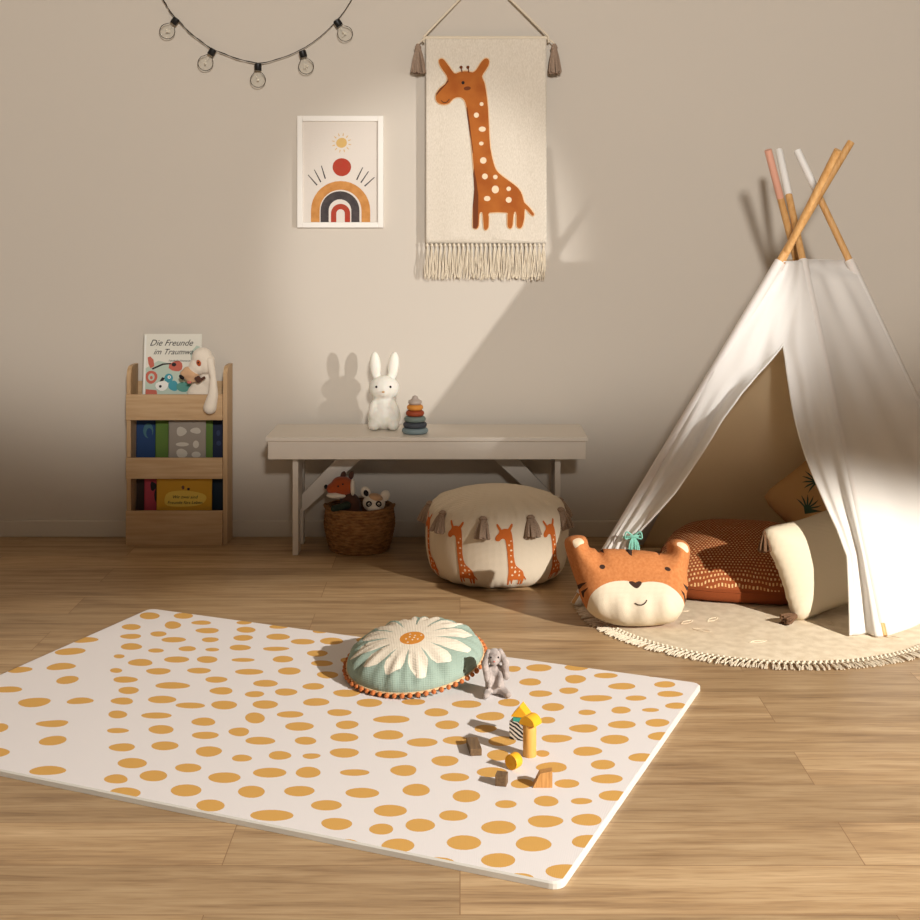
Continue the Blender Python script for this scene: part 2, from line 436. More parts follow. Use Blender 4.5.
# ------------------------------------------------------------------ room
XL, XR, YB, HC = -2.9, 5.6, -1.8, 3.6
def struct(name, b, m, **k):
    o = b.build(name, m, smooth=False, **k); o['kind'] = 'structure'; return o
struct('floor', B().box(XL-.1, XR+.1, YB, YW+.1, -.1, 0), M['floor'])
struct('wall_back', B().box(XL-.1, XR+.1, YW, YW+.1, 0, HC), M['wall'])
struct('wall_left', B().box(XL-.1, XL, YB, YW, 0, HC), M['wall'])
struct('wall_right', B().box(XR, XR+.1, YB, YW, 0, HC), M['wall'])
struct('ceiling', B().box(XL-.1, XR+.1, YB, YW+.1, HC, HC+.1), M['ceiling'])
def skirt(name, x0, x1, y0, y1):
    struct(name, B().box(x0, x1, y0, y1, 0, .064, bev=.003), M['skirting'])
skirt('baseboard_back', XL+.012, XR-.012, YW-.012, YW)
skirt('baseboard_left', XL, XL+.012, YB, YW)
skirt('baseboard_right', XR-.012, XR, YB, YW)

# ------------------------------------------------------------------ play mat
MT = .014
mA, mB, mC = G(560,884,MT), G(702,683,MT), G(150,608,MT)
ux = (mC-mB).normalized(); uy = Vector((-ux.y, ux.x, 0))          # ux: along the long side (to the left), uy: towards the camera
if uy.dot(mA-mB) < 0: uy = -uy
LX = (mC-mB).length; LY = (mA-mB).length
def to_mat(p): d = p-mB; return (d.dot(ux), d.dot(uy))
def from_mat(x, y, z): return Vector((mB.x, mB.y, 0))+ux*x+uy*y+Vector((0,0,z))
DOTS = [((110,600,6.571), [(260,104,138,44),(482,104,130,38),(140,177,128,38),(412,165,108,50),(600,149,132,28),(318,223,104,36),(640,201,154,36),(137,239,136,34),(418,261,158,36),(658,261,112,32),(140,306,140,44),(302,332,104,28),(508,320,114,34),(672,326,92,24),(60,370,70,28),(200,411,164,46),(438,391,170,40),(638,391,134,46),(40,463,80,32),(318,468,164,42),(585,464,158,38),(100,523,160,42),(698,523,150,40),(410,562,226,44),(122,594,140,46),(732,597,154,48),(80,664,150,46),(342,654,186,50),(528,693,190,40),(750,690,170,58),(880,149,100,24)]),
((240,610,6.571), [(40,130,128,38),(255,110,130,26),(20,183,130,38),(250,176,158,40),(412,208,162,36),(602,204,152,46),(0,247,140,38),(235,255,174,28),(508,285,138,42),(20,328,150,26),(282,323,140,42),(528,140,100,26),(810,197,96,36),(700,330,80,36),(538,350,146,38),(324,401,146,50),(60,406,190,38),(575,426,138,48),(482,502,142,44),(168,482,162,46),(302,539,148,48),(96,553,128,40),(700,546,178,48),(165,621,168,56),(500,605,172,52),(850,610,170,54),(652,674,160,46),(330,686,172,44),(760,258,60,26)]),
((110,700,6.571), [(50,95,130,50),(305,102,206,40),(336,194,168,58),(50,201,146,34),(615,143,160,54),(626,232,172,50),(848,209,136,58),(80,311,170,54),(360,301,176,60),(648,338,174,68),(866,382,132,46),(146,415,194,68),(286,498,180,74),(514,446,174,58),(752,510,208,72),(40,519,158,60),(500,594,208,78),(100,610,200,74),(660,693,184,80),(300,705,170,66),(735,795,150,60)]),
((240,700,6.136), [(92,110,124,66),(364,162,180,52),(657,152,140,52),(124,250,186,48),(402,250,136,48),(640,229,172,54),(244,340,138,54),(438,344,112,34),(640,324,180,58),(182,446,202,62),(418,444,158,66),(703,445,178,42),(70,563,172,72),(364,559,188,64),(750,570,210,62),(530,646,184,66),(195,708,270,68),(593,760,186,76),(640,888,190,70)]),
((370,690,4.6), [(200,55,110,28),(445,65,140,34),(640,58,100,36),(305,103,112,38),(100,135,172,34),(555,121,130,40),(355,160,112,40),(85,207,144,42),(530,178,102,36),(240,241,142,40),(395,232,116,40),(607,235,126,46),(97,296,152,36),(345,326,126,48),(590,300,104,50),(155,370,124,50),(390,401,130,40),(560,378,140,46),(213,460,128,56),(443,488,126,58),(625,525,96,38),(93,555,150,56),(382,578,128,50),(230,622,138,60),(52,640,114,50),(592,632,160,62),(128,716,156,64),(432,702,164,66),(590,783,158,66),(310,795,150,56),(690,865,130,44)]),
((480,640,7.667), [(250,221,128,46),(452,213,196,56),(740,210,182,50),(385,322,174,54),(730,300,162,66),(462,411,180,50),(680,388,146,50),(560,514,174,62),(515,615,130,50),(820,555,136,42),(796,678,216,66),(585,755,230,64),(888,446,245,50)]),
((590,650,6.571), [(104,168,158,36),(210,238,178,44),(492,226,140,42),(524,289,170,40),(302,316,134,36),(565,366,140,42),(203,395,130,46),(398,394,112,26),(210,490,188,50),(442,478,160,52),(162,588,196,60),(460,566,160,54),(345,706,190,56),(85,753,160,64),(112,847,206,62),(420,160,100,36),(690,195,60,24)]),
((500,730,5.413), [(472,115,160,50),(230,127,76,36),(280,202,174,54),(120,290,130,50),(362,290,134,48),(250,385,134,58),(440,385,112,36),(615,355,165,56),(244,494,192,66),(470,486,162,66),(180,617,200,80),(480,603,190,70),(350,765,206,80),(100,800,130,50)])]
dots = []; dcent = []
for (ox, oy, sc), L in DOTS:
    for i, (cx, cy, w, h) in enumerate(L):
        poly = [to_mat(G(ox+p[0]/sc, oy+p[1]/sc, MT)) for p in ell(cx, cy, w/2, h/2, 22, wob=.045, seed=i*31+ox)]
        dots.append((poly, 1)); dcent.append(to_mat(G(ox+cx/sc, oy+cy/sc, MT)))
rd = random.Random(5)                                   # the part of the mat beyond the photograph's left border
for _ in range(6000):
    x, y = rd.uniform(0, LX), rd.uniform(0, LY); w = from_mat(x, y, MT)
    px = CX+w.x*F_PX/w.y
    if px > 108 or any(math.hypot(x-a, y-b) < .105 for a, b in dcent): continue
    dcent.append((x, y)); dots.append(([to_mat(from_mat(x, y, 0)+Vector((p[0], p[1], 0))) for p in ell(0, 0, rd.uniform(.03,.042), rd.uniform(.022,.034), 20, wob=.08, seed=_)], 1))
mo = rrect(.004, .004, LX-.004, LY-.004, .022)
b = B().plate(mo, dots, lambda x, y: from_mat(x, y, MT))
oo = rrect(0, 0, LX, LY, .025)
n = len(oo)
b.add([from_mat(*p, MT) for p in mo]+[from_mat(*p, MT-.003) for p in oo]+[from_mat(*p, .0005) for p in oo], [(i, (i+1) % n, n+(i+1) % n, n+i) for i in range(n)]+[(n+i, n+(i+1) % n, 2*n+(i+1) % n, 2*n+i) for i in range(n)]+[tuple(range(2*n, 3*n))], 2)
# seams between the foam tiles
pm = b.build('play_mat', [M['mat_white'], M['mat_dot'], M['mat_edge']], smooth=False)
tag(pm, 'large white foam play mat with ochre dots lying on the wooden floor', 'play mat')

# ------------------------------------------------------------------ bench
bx0, bx1, byf, byb = -.72, .474, 4.93, 5.258
t = thing('bench', 'long white wooden bench with diagonal braces standing against the wall', 'bench', (-.12, 5.1, 0))
B().box(bx0, bx1, byf, byb, .438, .453, bev=.002).build('bench_top', M['white_wood'], t, smooth=False)
B().box(bx0+.008, bx1-.008, byf+.012, byf+.030, .370, .4378, bev=.001).build('apron', M['white_wood'], t, smooth=False)
B().box(bx0+.008, bx1-.008, byb-.03, byb-.012, .370, .4378, bev=.001).build('apron', M['white_wood'], t, smooth=False)
for lx, sg in ((-.628, 1), (.356, -1)):
    B().box(lx, lx+.021, 5.0, 5.075, 0, .4378, bev=.001).build('leg', M['white_wood'], t, smooth=False)
    B().box(lx, lx+.021, 5.170, 5.225, 0, .4378, bev=.001).build('leg', M['white_wood'], t, smooth=False)
    B().box(lx+.002, lx+.019, 5.0755, 5.1695, .15, .4378).build('leg_panel', M['white_wood'], t, smooth=False)
    xi = lx+.0215 if sg > 0 else lx-.0005
    q = []
    for (dx, z) in ((0,.1345),(0,.2035),(.225,.4375),(.335,.4375)):
        q.append((xi+sg*dx, z))
    b = B(); v = [(x, 5.115, z) for x, z in q]+[(x, 5.135, z) for x, z in q]
    b.add(v, [(0,1,2,3),(7,6,5,4),(0,4,5,1),(1,5,6,2),(2,6,7,3),(3,7,4,0)])
    b.build('brace', M['white_wood'], t, smooth=False)

# ------------------------------------------------------------------ rabbit light (a plain generic rabbit)
t = thing('rabbit_light', 'white rabbit shaped night light with two long ears sitting on the bench', 'night light', (-.292, 5.13, .453))
rx, ry, rz = -.292, 5.13, .453
bal = [((rx,ry,rz+.050),(.066,.050,.052)), ((rx,ry,rz+.09),(.050,.042,.055)), ((rx,ry-.002,rz+.158),(.060,.048,.050)), ((rx,ry-.02,rz+.145),(.030,.034,.024)),
       ((rx-.036,ry-.032,rz+.022),(.026,.034,.022)), ((rx+.036,ry-.032,rz+.022),(.026,.034,.022)), ((rx+.0,ry+.04,rz+.04),(.02,.02,.02)),
       ((rx-.042,ry-.022,rz+.082),(.017,.02,.036),(0,.25,0)), ((rx+.042,ry-.022,rz+.082),(.017,.02,.036),(0,-.25,0))]
organic('body', bal, M['lamp_white'], t, .004, 5)
for sx, tl in ((-1,-.06),(1,.10)):
    organic('ear', [((rx+sx*.030+tl*.06,ry,rz+.243),(.0215,.014,.056),(0,tl,0)), ((rx+sx*.028,ry,rz+.200),(.016,.012,.035),(0,tl*.5,0))], M['lamp_white'], t, .003, 3)
for sx in (-1,1):
    tag(B().ball((rx+sx*.027,ry-.0455,rz+.168),(.0042,.003,.0046)).build('eye', M['black'], t), 'small round black eye')
tag(B().ball((rx,ry-.0565,rz+.150),(.006,.004,.004)).build('nose', M['tan_plush'], t), 'small tan nose')

# ------------------------------------------------------------------ ring stacker
sx, sy = P(415,0,5.03).x, 5.03; z = .4532
t = thing('ring_stacker', 'small stacking toy of coloured rings beside the rabbit light on the bench', 'toy', (sx, sy, z))
for r, h, m, lb in ((.050,.0215,'r_blue','pale blue grey ring'),(.045,.0215,'r_slate','dark slate ring'),(.041,.0215,'r_sage','grey green ring'),(.035,.0215,'r_rust','rust red ring'),(.031,.0215,'r_must','mustard ring')):
    pr = [(.004,z)]+[(r-h/2+h/2*math.cos(a)*1.0, z+h/2+h/2*math.sin(a)) for a in [(-PI/2+PI*i/8) for i in range(9)]]+[(.004,z+h)]
    tag(B().lathe(pr, (sx,sy,0), 40).build('ring', M[m], t), lb); z += h+.0002
tag(B().lathe([(.004,z),(.02,z),(.026,z+.006),(.025,z+.014),(.013,z+.021),(.011,z+.026),(.009,z+.031),(0,z+.034)], (sx,sy,0), 32).build('top_piece', M['r_grey'], t), 'grey beige rounded top')

# ------------------------------------------------------------------ basket with soft toys
bx, by = P(359.5,0,5.10).x, 5.10
t = thing('basket', 'round woven seagrass basket with soft toys on the floor under the bench', 'basket', (bx, by, 0))
prof = []
NR = 15
for i in range(NR*4+1):
    u = i/(NR*4); r = .112+.024*math.sin(PI*min(1,u*1.25)*.5)-.010*max(0,u-.6)/.4
    prof.append((r+.0028*abs(math.sin(PI*u*NR)), .001+u*.168))
inn = [(r-.009, z) for r, z in reversed(prof[6:])]
def bw(r, z, a): return (r+.0016*math.sin(a*46+z*700)), z
B().lathe([(.0,.001),(.10,.001)]+prof+inn+[(.09,.012),(0,.012)], (bx,by,0), 96, fn=bw).build('basket_body', M['basket'], t)
b = B()
for s_ in (-1,1):
    pts = [Vector((bx+s_*.124, by-.030, .160)), Vector((bx+s_*.131, by-.016, .167)), Vector((bx+s_*.133, by, .169)), Vector((bx+s_*.131, by+.016, .167)), Vector((bx+s_*.124, by+.030, .160))]
    B().tube(smoothpath(pts), .005, 8).build('handle', M['basket'], t)
# fox-coloured plush
f = P(341,488,5.06)
t = thing('plush_toy', 'rust brown soft toy head poking out at the left of the basket', 'soft toy', (f.x, f.y, f.z-.14))
organic('body', [((f.x+.032,5.07,.130),(.050,.042,.075)), ((f.x+.035,5.07,.175),(.040,.033,.045))]+limb((f.x+.03,5.07,.19),(f.x+.01,5.06,f.z-.01),.03,.028,4), M['brown_plush'], t, .005)
t1 = t; t_kids = set(t.children)
tag(organic('head', [((f.x+.006,f.y,f.z),(.034,.03,.03)), ((f.x-.022,f.y-.004,f.z-.006),(.022,.018,.018)), ((f.x+.0,f.y,f.z+.006),(.03,.026,.024))], M['fox_plush'], t, .003), 'rust orange head')
tag(organic('muzzle', [((f.x-.012,f.y-.012,f.z-.024),(.032,.016,.010)), ((f.x+.036,f.y-.012,f.z+.0),(.008,.015,.026))], M['white_plush'], t, .0025), 'cream jaw and cheek')
for dx in (.002,.026):
    B().ball((f.x+dx+.004,f.y+.004,f.z+.032),(.008,.006,.013),(0,.3,0)).build('ear', M['brown_plush'], t)
for dx, dz in ((-.006,.006),(.008,.012)):
    B().ball((f.x+dx,f.y-.028,f.z+dz),.0028).build('eye', M['black'], t)
B().ball((f.x-.044,f.y-.006,f.z),(.006,.008,.007)).build('nose', M['black_plush'], t)
for o in t1.children:
    if o not in t_kids: o.data.transform(Matrix.Translation(f+Vector((.0,0,.006))-t1.location) @ Matrix.Scale(1.28, 4) @ Matrix.Translation(t1.location-f))
organic('arm', limb((f.x+.025,5.035,.18),(f.x-.02,4.985,.178),.016,.013,6), M['green_plush'], t, .004)
# black and white plush
f = P(374,502,5.05)
t = thing('plush_toy', 'white and grey soft toy with black eye patches in the basket', 'soft toy', (f.x, f.y, f.z-.14))
organic('body', [((f.x+.012,5.10,.10),(.042,.04,.07))], M['grey_plush'], t, .005)
t1 = t; t_kids = set(t.children)
organic('head', [((f.x,f.y,f.z-.006),(.036,.028,.03)), ((f.x,f.y-.02,f.z-.018),(.022,.015,.015))], M['white_plush'], t, .003)
organic('forehead', [((f.x+.006,f.y-.006,f.z+.012),(.024,.022,.013),(0,.25,0))], M['tan_plush'], t, .0025)
for dx, dz, r_ in ((-.026,.028,-.35),(.034,.016,.5)):
    e = organic('ear', [((f.x+dx,f.y,f.z+dz),(.016,.009,.019),(0,r_,0))], M['white_plush'], t, .0025)
B().ball((f.x-.024,f.y-.009,f.z+.026),(.008,.003,.010),(0,-.35,0)).build('ear_lining', M['black_plush'], t)
for dx in (-.014,.016):
    b_ = B().ball((f.x+dx,f.y-.027,f.z-.004),(.0095,.005,.0095)).build('eye_patch', M['black_plush'], t)
    B().ball((f.x+dx+.001,f.y-.032,f.z-.003),.0042).build('eye', M['fairy'], t)
    B().ball((f.x+dx+.0015,f.y-.0352,f.z-.003),.0026).build('pupil', M['black'], t)

for o in t1.children:
    if o not in t_kids: o.data.transform(Matrix.Translation(f+Vector((.0,0,.004))-t1.location) @ Matrix.Scale(1.22, 4) @ Matrix.Translation(t1.location-f))

# ------------------------------------------------------------------ giraffe outline (x right, y up, px of a 3.067x enlargement, origin at 375,0)
GIR = [(196,185),(203,180),(212,184),(228,205),(243,225),(255,223),(268,219),(285,219),(300,222),(312,212),(325,192),(337,180),(347,181),(350,190),(347,202),(338,217),(328,234),(336,255),(342,290),(347,340),(350,400),(353,450),(362,495),(372,522),(390,540),(415,558),(440,578),(452,600),(457,620),(471,634),(487,655),(485,662),(477,657),(460,640),(458,665),(453,690),(446,700),(438,698),(434,690),(434,660),(430,649),(425,657),(422,690),(416,701),(409,698),(406,688),(406,660),(402,652),(352,652),(349,665),(348,695),(341,705),(334,700),(331,660),(326,650),(320,658),(318,692),(311,702),(303,700),(300,690),(302,640),(307,580),(303,520),(298,460),(294,420),(288,370),(279,320),(270,303),(256,298),(240,303),(228,316),(212,321),(196,317),(187,306),(188,288),(200,270),(215,258),(222,245),(220,232),(208,215),(198,198)]
SPOTS = [(327,319,6,6),(311,353,8,8),(329,396,11,8),(326,440,7,6),(332,492,10,10),(337,541,9,9),(369,543,7,7),(369,581,11,12),(344,609,10,8),(410,579,7,7),(410,613,9,9)]
def grow(poly, d):
    out = []; n = len(poly)
    A = sum(poly[i][0]*poly[(i+1) % n][1]-poly[(i+1) % n][0]*poly[i][1] for i in range(n))
    s = 1 if A > 0 else -1
    for i in range(n):
        p, q = Vector(poly[i-1]), Vector(poly[(i+1) % n]); e = (q-p).normalized()
        out.append((poly[i][0]+e.y*d*s, poly[i][1]-e.x*d*s))
    return out
DARKL = [(303,512),(299,560),(300,640),(300,700),(310,702),(316,690),(317,600),(312,560)]

# ------------------------------------------------------------------ wall hanging
YH = 5.262
def hp(x, y, d=0):                       # enlargement px -> world, on the cloth
    return P(375+x/3.067, y/3.067, YH-d)
t = thing('wall_hanging', 'cream woven wall hanging with an orange giraffe, tassels and fringe', 'wall hanging', tuple(hp(340,0)*1))
def hfn(x, y, d=0):
    p = hp(x, y, d); p.y += .0025*math.sin(x*.045)*((y-110)/640.0); return p
x0, x1, y0, y1 = 155, 526, 118, 745
cloth = rrect(x0, y0, x1, y1, 3, 2)
b = B().plate(cloth, [], lambda x, y: hfn(x, y), grid=14)
b.build('cloth', M['hang'], t, solid=.004)
G1 = smoothpoly(GIR, 2)
b = B().plate(grow(G1, 3.0), [(G1, 1), (DARKL, 2), (ell(270,254,5,5), 3), (ell(283,271,11,6,rot=-.1), 2)]+[(ell(a,c,w,h), 4) for a, c, w, h in SPOTS]+[([(186,296),(196,284),(226,250),(224,240),(222,246),(215,258),(200,270),(188,286)],2), ([(280,330),(284,370),(293,425),(299,470),(302,470),(296,420),(290,372),(283,328)],2)], lambda x, y: hfn(x, y, .0035), grid=9)
b.build('giraffe_motif', [M['edge_cream'], M['giraffe'], M['giraffe_dark'], M['black'], M['cream']], t, solid=.002)
b = B()
for hx in (264, 285):
    b.tube([hp(hx+3,222,.005), hp(hx,207,.006)], .0022, 6); b.ball(hp(hx,206,.006), .0062)
b.build('horns', M['giraffe_dark'], t)
b = B().tube(smoothpath([hp(203,308,.006), hp(210,314,.006), hp(220,313,.006), hp(228,304,.006)]), .0012, 5); b.build('smile', M['black'], t)
# rod, cord, tassels, fringe
b = B().tube([hp(148,116,-.004), hp(534,116,-.004)], .0075, 12); b.build('rod', M['rope'], t)
nail = P(484,-26,5.285)
b = B()
for ex in (150, 532):
    b.tube([hp(ex,130,.006), hp(ex,112,.008), nail], .0042, 8)
b.build('hanging_cord', M['rope'], t)
B().tube([nail+Vector((0,.014,0)), nail+Vector((0,-.012,.002))], .003, 8).build('nail', M['metal'], t)
for ex, sd in ((132, 3), (550, 4)):
    tp = hp(ex,136,.012)
    tassel(t, tp, .118, .027, M['taupe'], seed=sd, n=46)
    B().tube(smoothpath([tp, tp+Vector((.008 if ex < 300 else -.008,0,.01)), hp(152 if ex < 300 else 530,118,.008)]), .003, 6).build('tassel_loop', M['rope'], t)
rr = random.Random(2); b = B(); NF = 27
for i in range(NF):
    x = x0-2+(x1-x0)*(i+.5)/NF
    b.ball(hp(x,752,.004), (.0055,.0045,.008))
    for k in range(6):
        dx = (k-2.5)*2.3; e = 860-12*rr.random()
        b.tube(smoothpath([hp(x,755,.003), hp(x+dx*.7+rr.uniform(-2,2),785,.003+rr.uniform(-.003,.003)), hp(x+dx+rr.uniform(-3,3),825,rr.uniform(0,.005)), hp(x+dx*1.1+rr.uniform(-4,4)-3,e,rr.uniform(0,.006))], 3), .0017, 5)
b.build('fringe', M['rope'], t)

# ------------------------------------------------------------------ framed print
t = thing('framed_print', 'white framed print of a striped arch under a red circle and sun', 'picture', tuple(P(340,228,YW)))
YF = YW-.022
def fp(x, y, d=0): return P(290+x/7.08, 105+y/7.08, YF-d)     # px of a 7.08x enlargement
fx0, fx1, fy0, fy1, fw = 50, 660, 76, 868, 38
p0, p1 = fp(fx0,fy1), fp(fx1,fy0)
q0, q1 = fp(fx0+fw,fy1-fw), fp(fx1-fw,fy0+fw)
b = B()
b.box(p0.x, q0.x, YF, YW-.001, p0.z, p1.z, bev=.0015); b.box(q1.x, p1.x, YF, YW-.001, p0.z, p1.z, bev=.0015)
b.box(q0.x, q1.x, YF, YW-.001, p0.z, q0.z, bev=.0015); b.box(q0.x, q1.x, YF, YW-.001, q1.z, p1.z, bev=.0015)
b.build('frame', M['frame_white'], t, smooth=False)
def arch(cx, by_, rx_, top, w, n=18):
    o = [(cx-rx_, by_)]+[(cx-rx_*math.cos(PI*i/n), top+rx_-rx_*math.sin(PI*i/n)) for i in range(n+1)]+[(cx+rx_, by_)]
    r2 = rx_-w
    o += [(cx+r2, by_)]+[(cx+r2*math.cos(PI*i/n), top+rx_-r2*math.sin(PI*i/n)) for i in range(n+1)]+[(cx-r2, by_)]
    return o
ft = [(arch(358,835,210,538,62),1),(arch(354,835,138,610,58),2),(arch(358,835,68,700,38),3),(ell(367,440,66,64,24,wob=.02),3),(ell(365,268,38,36,20,wob=.04),4)]
for k in range(12):
    a = 2*PI*k/12+.2; c, s_ = math.cos(a), math.sin(a); r0, r1, w = 50, 70, 4
    ft.append(([(365+c*r0-s_*w, 268+s_*r0+c*w), (365+c*r1-s_*w*.5, 268+s_*r1+c*w*.5), (365+c*r1+s_*w*.5, 268+s_*r1-c*w*.5), (365+c*r0+s_*w, 268+s_*r0-c*w)], 4))
for a, c in (((128,495),(192,568)),((172,458),(218,546)),((222,430),(250,522)),((515,442),(472,530)),((556,470),(502,550)),((598,512),(528,575))):
    d = (Vector(c)-Vector(a)).normalized(); nn = Vector((-d.y, d.x))*5
    ft.append(([tuple(Vector(a)+nn*.6), tuple(Vector(c)+nn), tuple(Vector(c)-nn), tuple(Vector(a)-nn*.6)], 2))
b = B().plate([(fx0+fw+1,fy0+fw+1),(fx1-fw-1,fy0+fw+1),(fx1-fw-1,fy1-fw-1),(fx0+fw+1,fy1-fw-1)], ft, lambda x, y: fp(x, y, -.008))
b.build('artwork', [M['paper'], M['p_orange'], M['p_grey'], M['p_red'], M['p_sun']], t, smooth=False, solid=.0006)
B().box(q0.x+.001, q1.x-.001, YF+.004, YF+.0055, q0.z+.001, q1.z-.001).build('pane', M['pane'], t, smooth=False)

# ------------------------------------------------------------------ string lights
YS = 5.272
t = thing('string_lights', 'black string of five clear round bulbs draped on the wall', 'string lights', tuple(P(258,66,YS)))
wp = [(150,-24),(163,0),(175,17),(193,35),(211,48),(233,57),(258,63),(281,58),(302,49),(321,36),(338,19),(349,4),(362,-20)]
b = B(); pts = smoothpath([P(x,y,YS) for x, y in wp], 5)
b.tube(pts, .0015, 6)
tw = [p+Vector((.0022*math.cos(i*1.1), .0022*math.sin(i*1.1)-.001, .0022*math.cos(i*1.1))) for i, p in enumerate(pts)]
b.tube(tw, .0011, 5); b.build('cable', M['wire'], t)
for x, y in ((150,-24),(362,-20)):
    p = P(x,y,YS); B().tube([p+Vector((0,.028,0)), p+Vector((0,-.01,0)), p+Vector((0,-.012,.008))], .003, 8).build('hook', M['metal'], t)
for i, ((cx_, cy_), (ux_, uy_)) in enumerate((((175,21),(166,33)),((212,52),(205,64)),((258,67),(258,80)),((303,54),(306,66)),((338,23),(346,35)))):
    a = P(cx_,cy_,YS-.004); bb = P(ux_,uy_,YS-.004); d = (bb-a).normalized()
    k = B().tube([a-d*.014, a-d*.012, a+d*.012, a+d*.014], [.011,.0145,.0145,.013], 16).build('socket', M['black_plastic'], t)
    c = a+d*.047
    g = B(); N2 = 12; prof_ = [(0.010,-.034),(.0135,-.028),(.020,-.020)]+[(.031*math.cos(q), .031*math.sin(q)+.004) for q in [(-.75+(PI/2+.75)*j/10) for j in range(11)]]
    q = Vector((0,0,1)).rotation_difference(d)
    g.lathe(prof_, (0,0,0), 24); g.v = [q @ v+c for v in g.v]
    bo = g.build('bulb', M['glass'], t); r2 = random.Random(i)
    w = B(); pp = [c-d*.03]+[c+d*.004+Vector((r2.uniform(-1,1), r2.uniform(-1,1), r2.uniform(-1,1))).normalized()*.014*r2.random() for _ in range(9)]
    w.tube(smoothpath(pp, 3), .0006, 4)
    for p_ in pp[1:]: w.ball(p_, .0024, seg=8, ring=6)
    w.build('filament', M['fairy'], bo)

# ------------------------------------------------------------------ bookcase
k0, k1, kf, kb = -1.292, -.902, 5.165, 5.287
t = thing('bookcase', 'low light oak display bookcase with three book tiers against the wall', 'bookcase', ((k0+k1)/2, (kf+kb)/2, 0))
def side(x0, x1):
    pr = [(kf,0),(kb,0),(kb,.690)]
    pr += [(kf+.045-.045*math.sin(PI/2*i/6), .650+.040*math.cos(PI/2*i/6)) for i in range(7)]
    b = B(); n = len(pr); v = [(x0,y,z) for y, z in pr]+[(x1,y,z) for y, z in pr]
    b.add(v, [tuple(range(n)), tuple(range(2*n-1,n-1,-1))]+[(i, n+i, n+(i+1) % n, (i+1) % n) for i in range(n)]); return b
side(k0-.0, k0+.016).build('side_panel', M['oak_v'], t, smooth=False)
side(k1-.016, k1).build('side_panel', M['oak_v'], t, smooth=False)
for z0, z1 in ((0,.133),(.257,.338),(.484,.583)):
    B().box(k0+.0005 if z0 else k0, k1-.0165, kf-.0135, kf-.0005, z0, z1, bev=.001).build('front_panel', M['oak'], t, smooth=False)
B().box(k0+.0165, k1-.0165, kb-.006, kb, .02, .62).build('back_panel', M['oak'], t, smooth=False)
for z0 in (.045,.265,.492):
    B().box(k0+.0165, k1-.0165, kf, kb-.0065, z0, z0+.012).build('shelf', M['oak'], t, smooth=False)

def book(x0, x1, y, z0, h, th, cover, label, group=None, lean=0.0, feats=None, fm=(), texts=()):
    "front-facing book; y = front cover plane at the foot, leaning back by lean"
    o = thing('book', label, 'book', ((x0+x1)/2, y, z0), (-lean,0,0), group)
    w = (x1-x0)/2
    B().box(-w+.003, w-.003, .002, th-.002, .002, h-.002).build('pages', cm('pages',232,222,204), o, smooth=False, local=True)
    b = B()
    b.box(-w, w, th-.0019, th, 0, h); b.box(-w, -w+.0028, 0, th, 0, h)
    b.plate([(-w,0),(w,0),(w,h),(-w,h)], feats or [], lambda x, z: Vector((x, 0, z)))
    b.box(-w, w, .0004, .0019, 0, h)
    b.build('cover', [cover]+list(fm), o, smooth=False, local=True)
    for (txt, sz, m, x, z, sh, wd) in texts:
        l = lettering('lettering', txt, sz, m, (x, -.0006, z), (PI/2,0,0), None, shear=sh, width=wd); l.parent = o
    return o
navy = cm('cover_navy',34,42,66); blue = cm('cover_blue',38,66,110); green = cm('cover_green',94,122,52); greyc = cm('cover_grey',150,140,128)
yel = cm('cover_yellow',206,152,40); yel2 = cm('cover_yellow_light',226,190,80); pinkc = cm('cover_pink',190,70,84); lgrey = cm('cover_motif',196,188,174)
teal = cm('cover_teal',88,146,134); paleg = cm('cover_pale_green',186,200,184); redb = cm('cover_coral',196,104,86); ink = cm('ink',44,36,36); offw = cm('cover_white',226,222,208); bluem = cm('cover_sea',70,150,164); brownc = cm('cover_brown',110,76,54)
def bxp(px, D): return (px-CX)*D/F_PX
# top tier
zt = .505
D0 = 5.20
wB = bxp(200,D0)-bxp(142,D0); hB = .32
def cv(px, py):                                 # photograph px -> cover coordinates (x from centre, z from foot)
    return ((px-CX)*D0/F_PX-(bxp(142,D0)+bxp(200,D0))/2, (H_CAM-(py-HY)*D0/F_PX-zt))
def cpoly(L, s=9.2, ox=130, oy=325): return [cv(ox+x/s, oy+y/s) for x, y in L]
hB = cv(0,334)[1]
ft = [(cpoly([(120,95),(135,95),(135,640),(120,640)]),3),
      (cpoly([(135,400),(250,330),(380,360),(500,430),(560,520),(600,640),(135,640)]),5),
      (cpoly(ell(190,480,55,60,16,wob=.1)),2),(cpoly(ell(190,480,30,34,14)),1),(cpoly(ell(190,485,14,16,12)),2),
      (cpoly(ell(415,380,62,52,11,wob=.12)),2),(cpoly(ell(395,365,22,18,12)),6),
      (cpoly([(150,300),(175,290),(205,320),(215,380),(180,400),(160,360)]),2),
      (cpoly([(190,400),(290,355),(370,350),(370,362),(300,368),(200,412)]),6),
      (cpoly(ell(350,490,40,42,16)),4),(cpoly(ell(355,480,15,15,12)),3),(cpoly(ell(355,480,6,6,10)),6),
      (cpoly(ell(395,560,45,50,14,wob=.1)),4),(cpoly(ell(290,560,55,48,14,wob=.1)),3),(cpoly(ell(275,565,13,13,10)),6),
      (cpoly([(265,520),(290,480),(315,490),(300,515)]),6),
      (cpoly(ell(490,570,70,45,14,wob=.15)),7),(cpoly([(140,590),(240,600),(250,640),(140,640)]),2),
      (cpoly([(540,260),(600,190),(630,200),(635,300),(560,340)]),5)]
book(bxp(142,D0), bxp(200,D0), 5.195, zt, hB, .010, offw, 'picture book with teal and coral forest cover on the top tier', None, .12, ft, (paleg, redb, cm('cover_edge',236,234,226), bluem, paleg, ink, teal),
     [('Die Freunde', .034, ink, -.006, hB-.046, .45, .98), ('im Traumwald', .031, ink, .014, hB-.080, .45, .98), ('Fabelhafte Abenteuer', .010, ink, .03, hB-.108, .2, 1.0)])
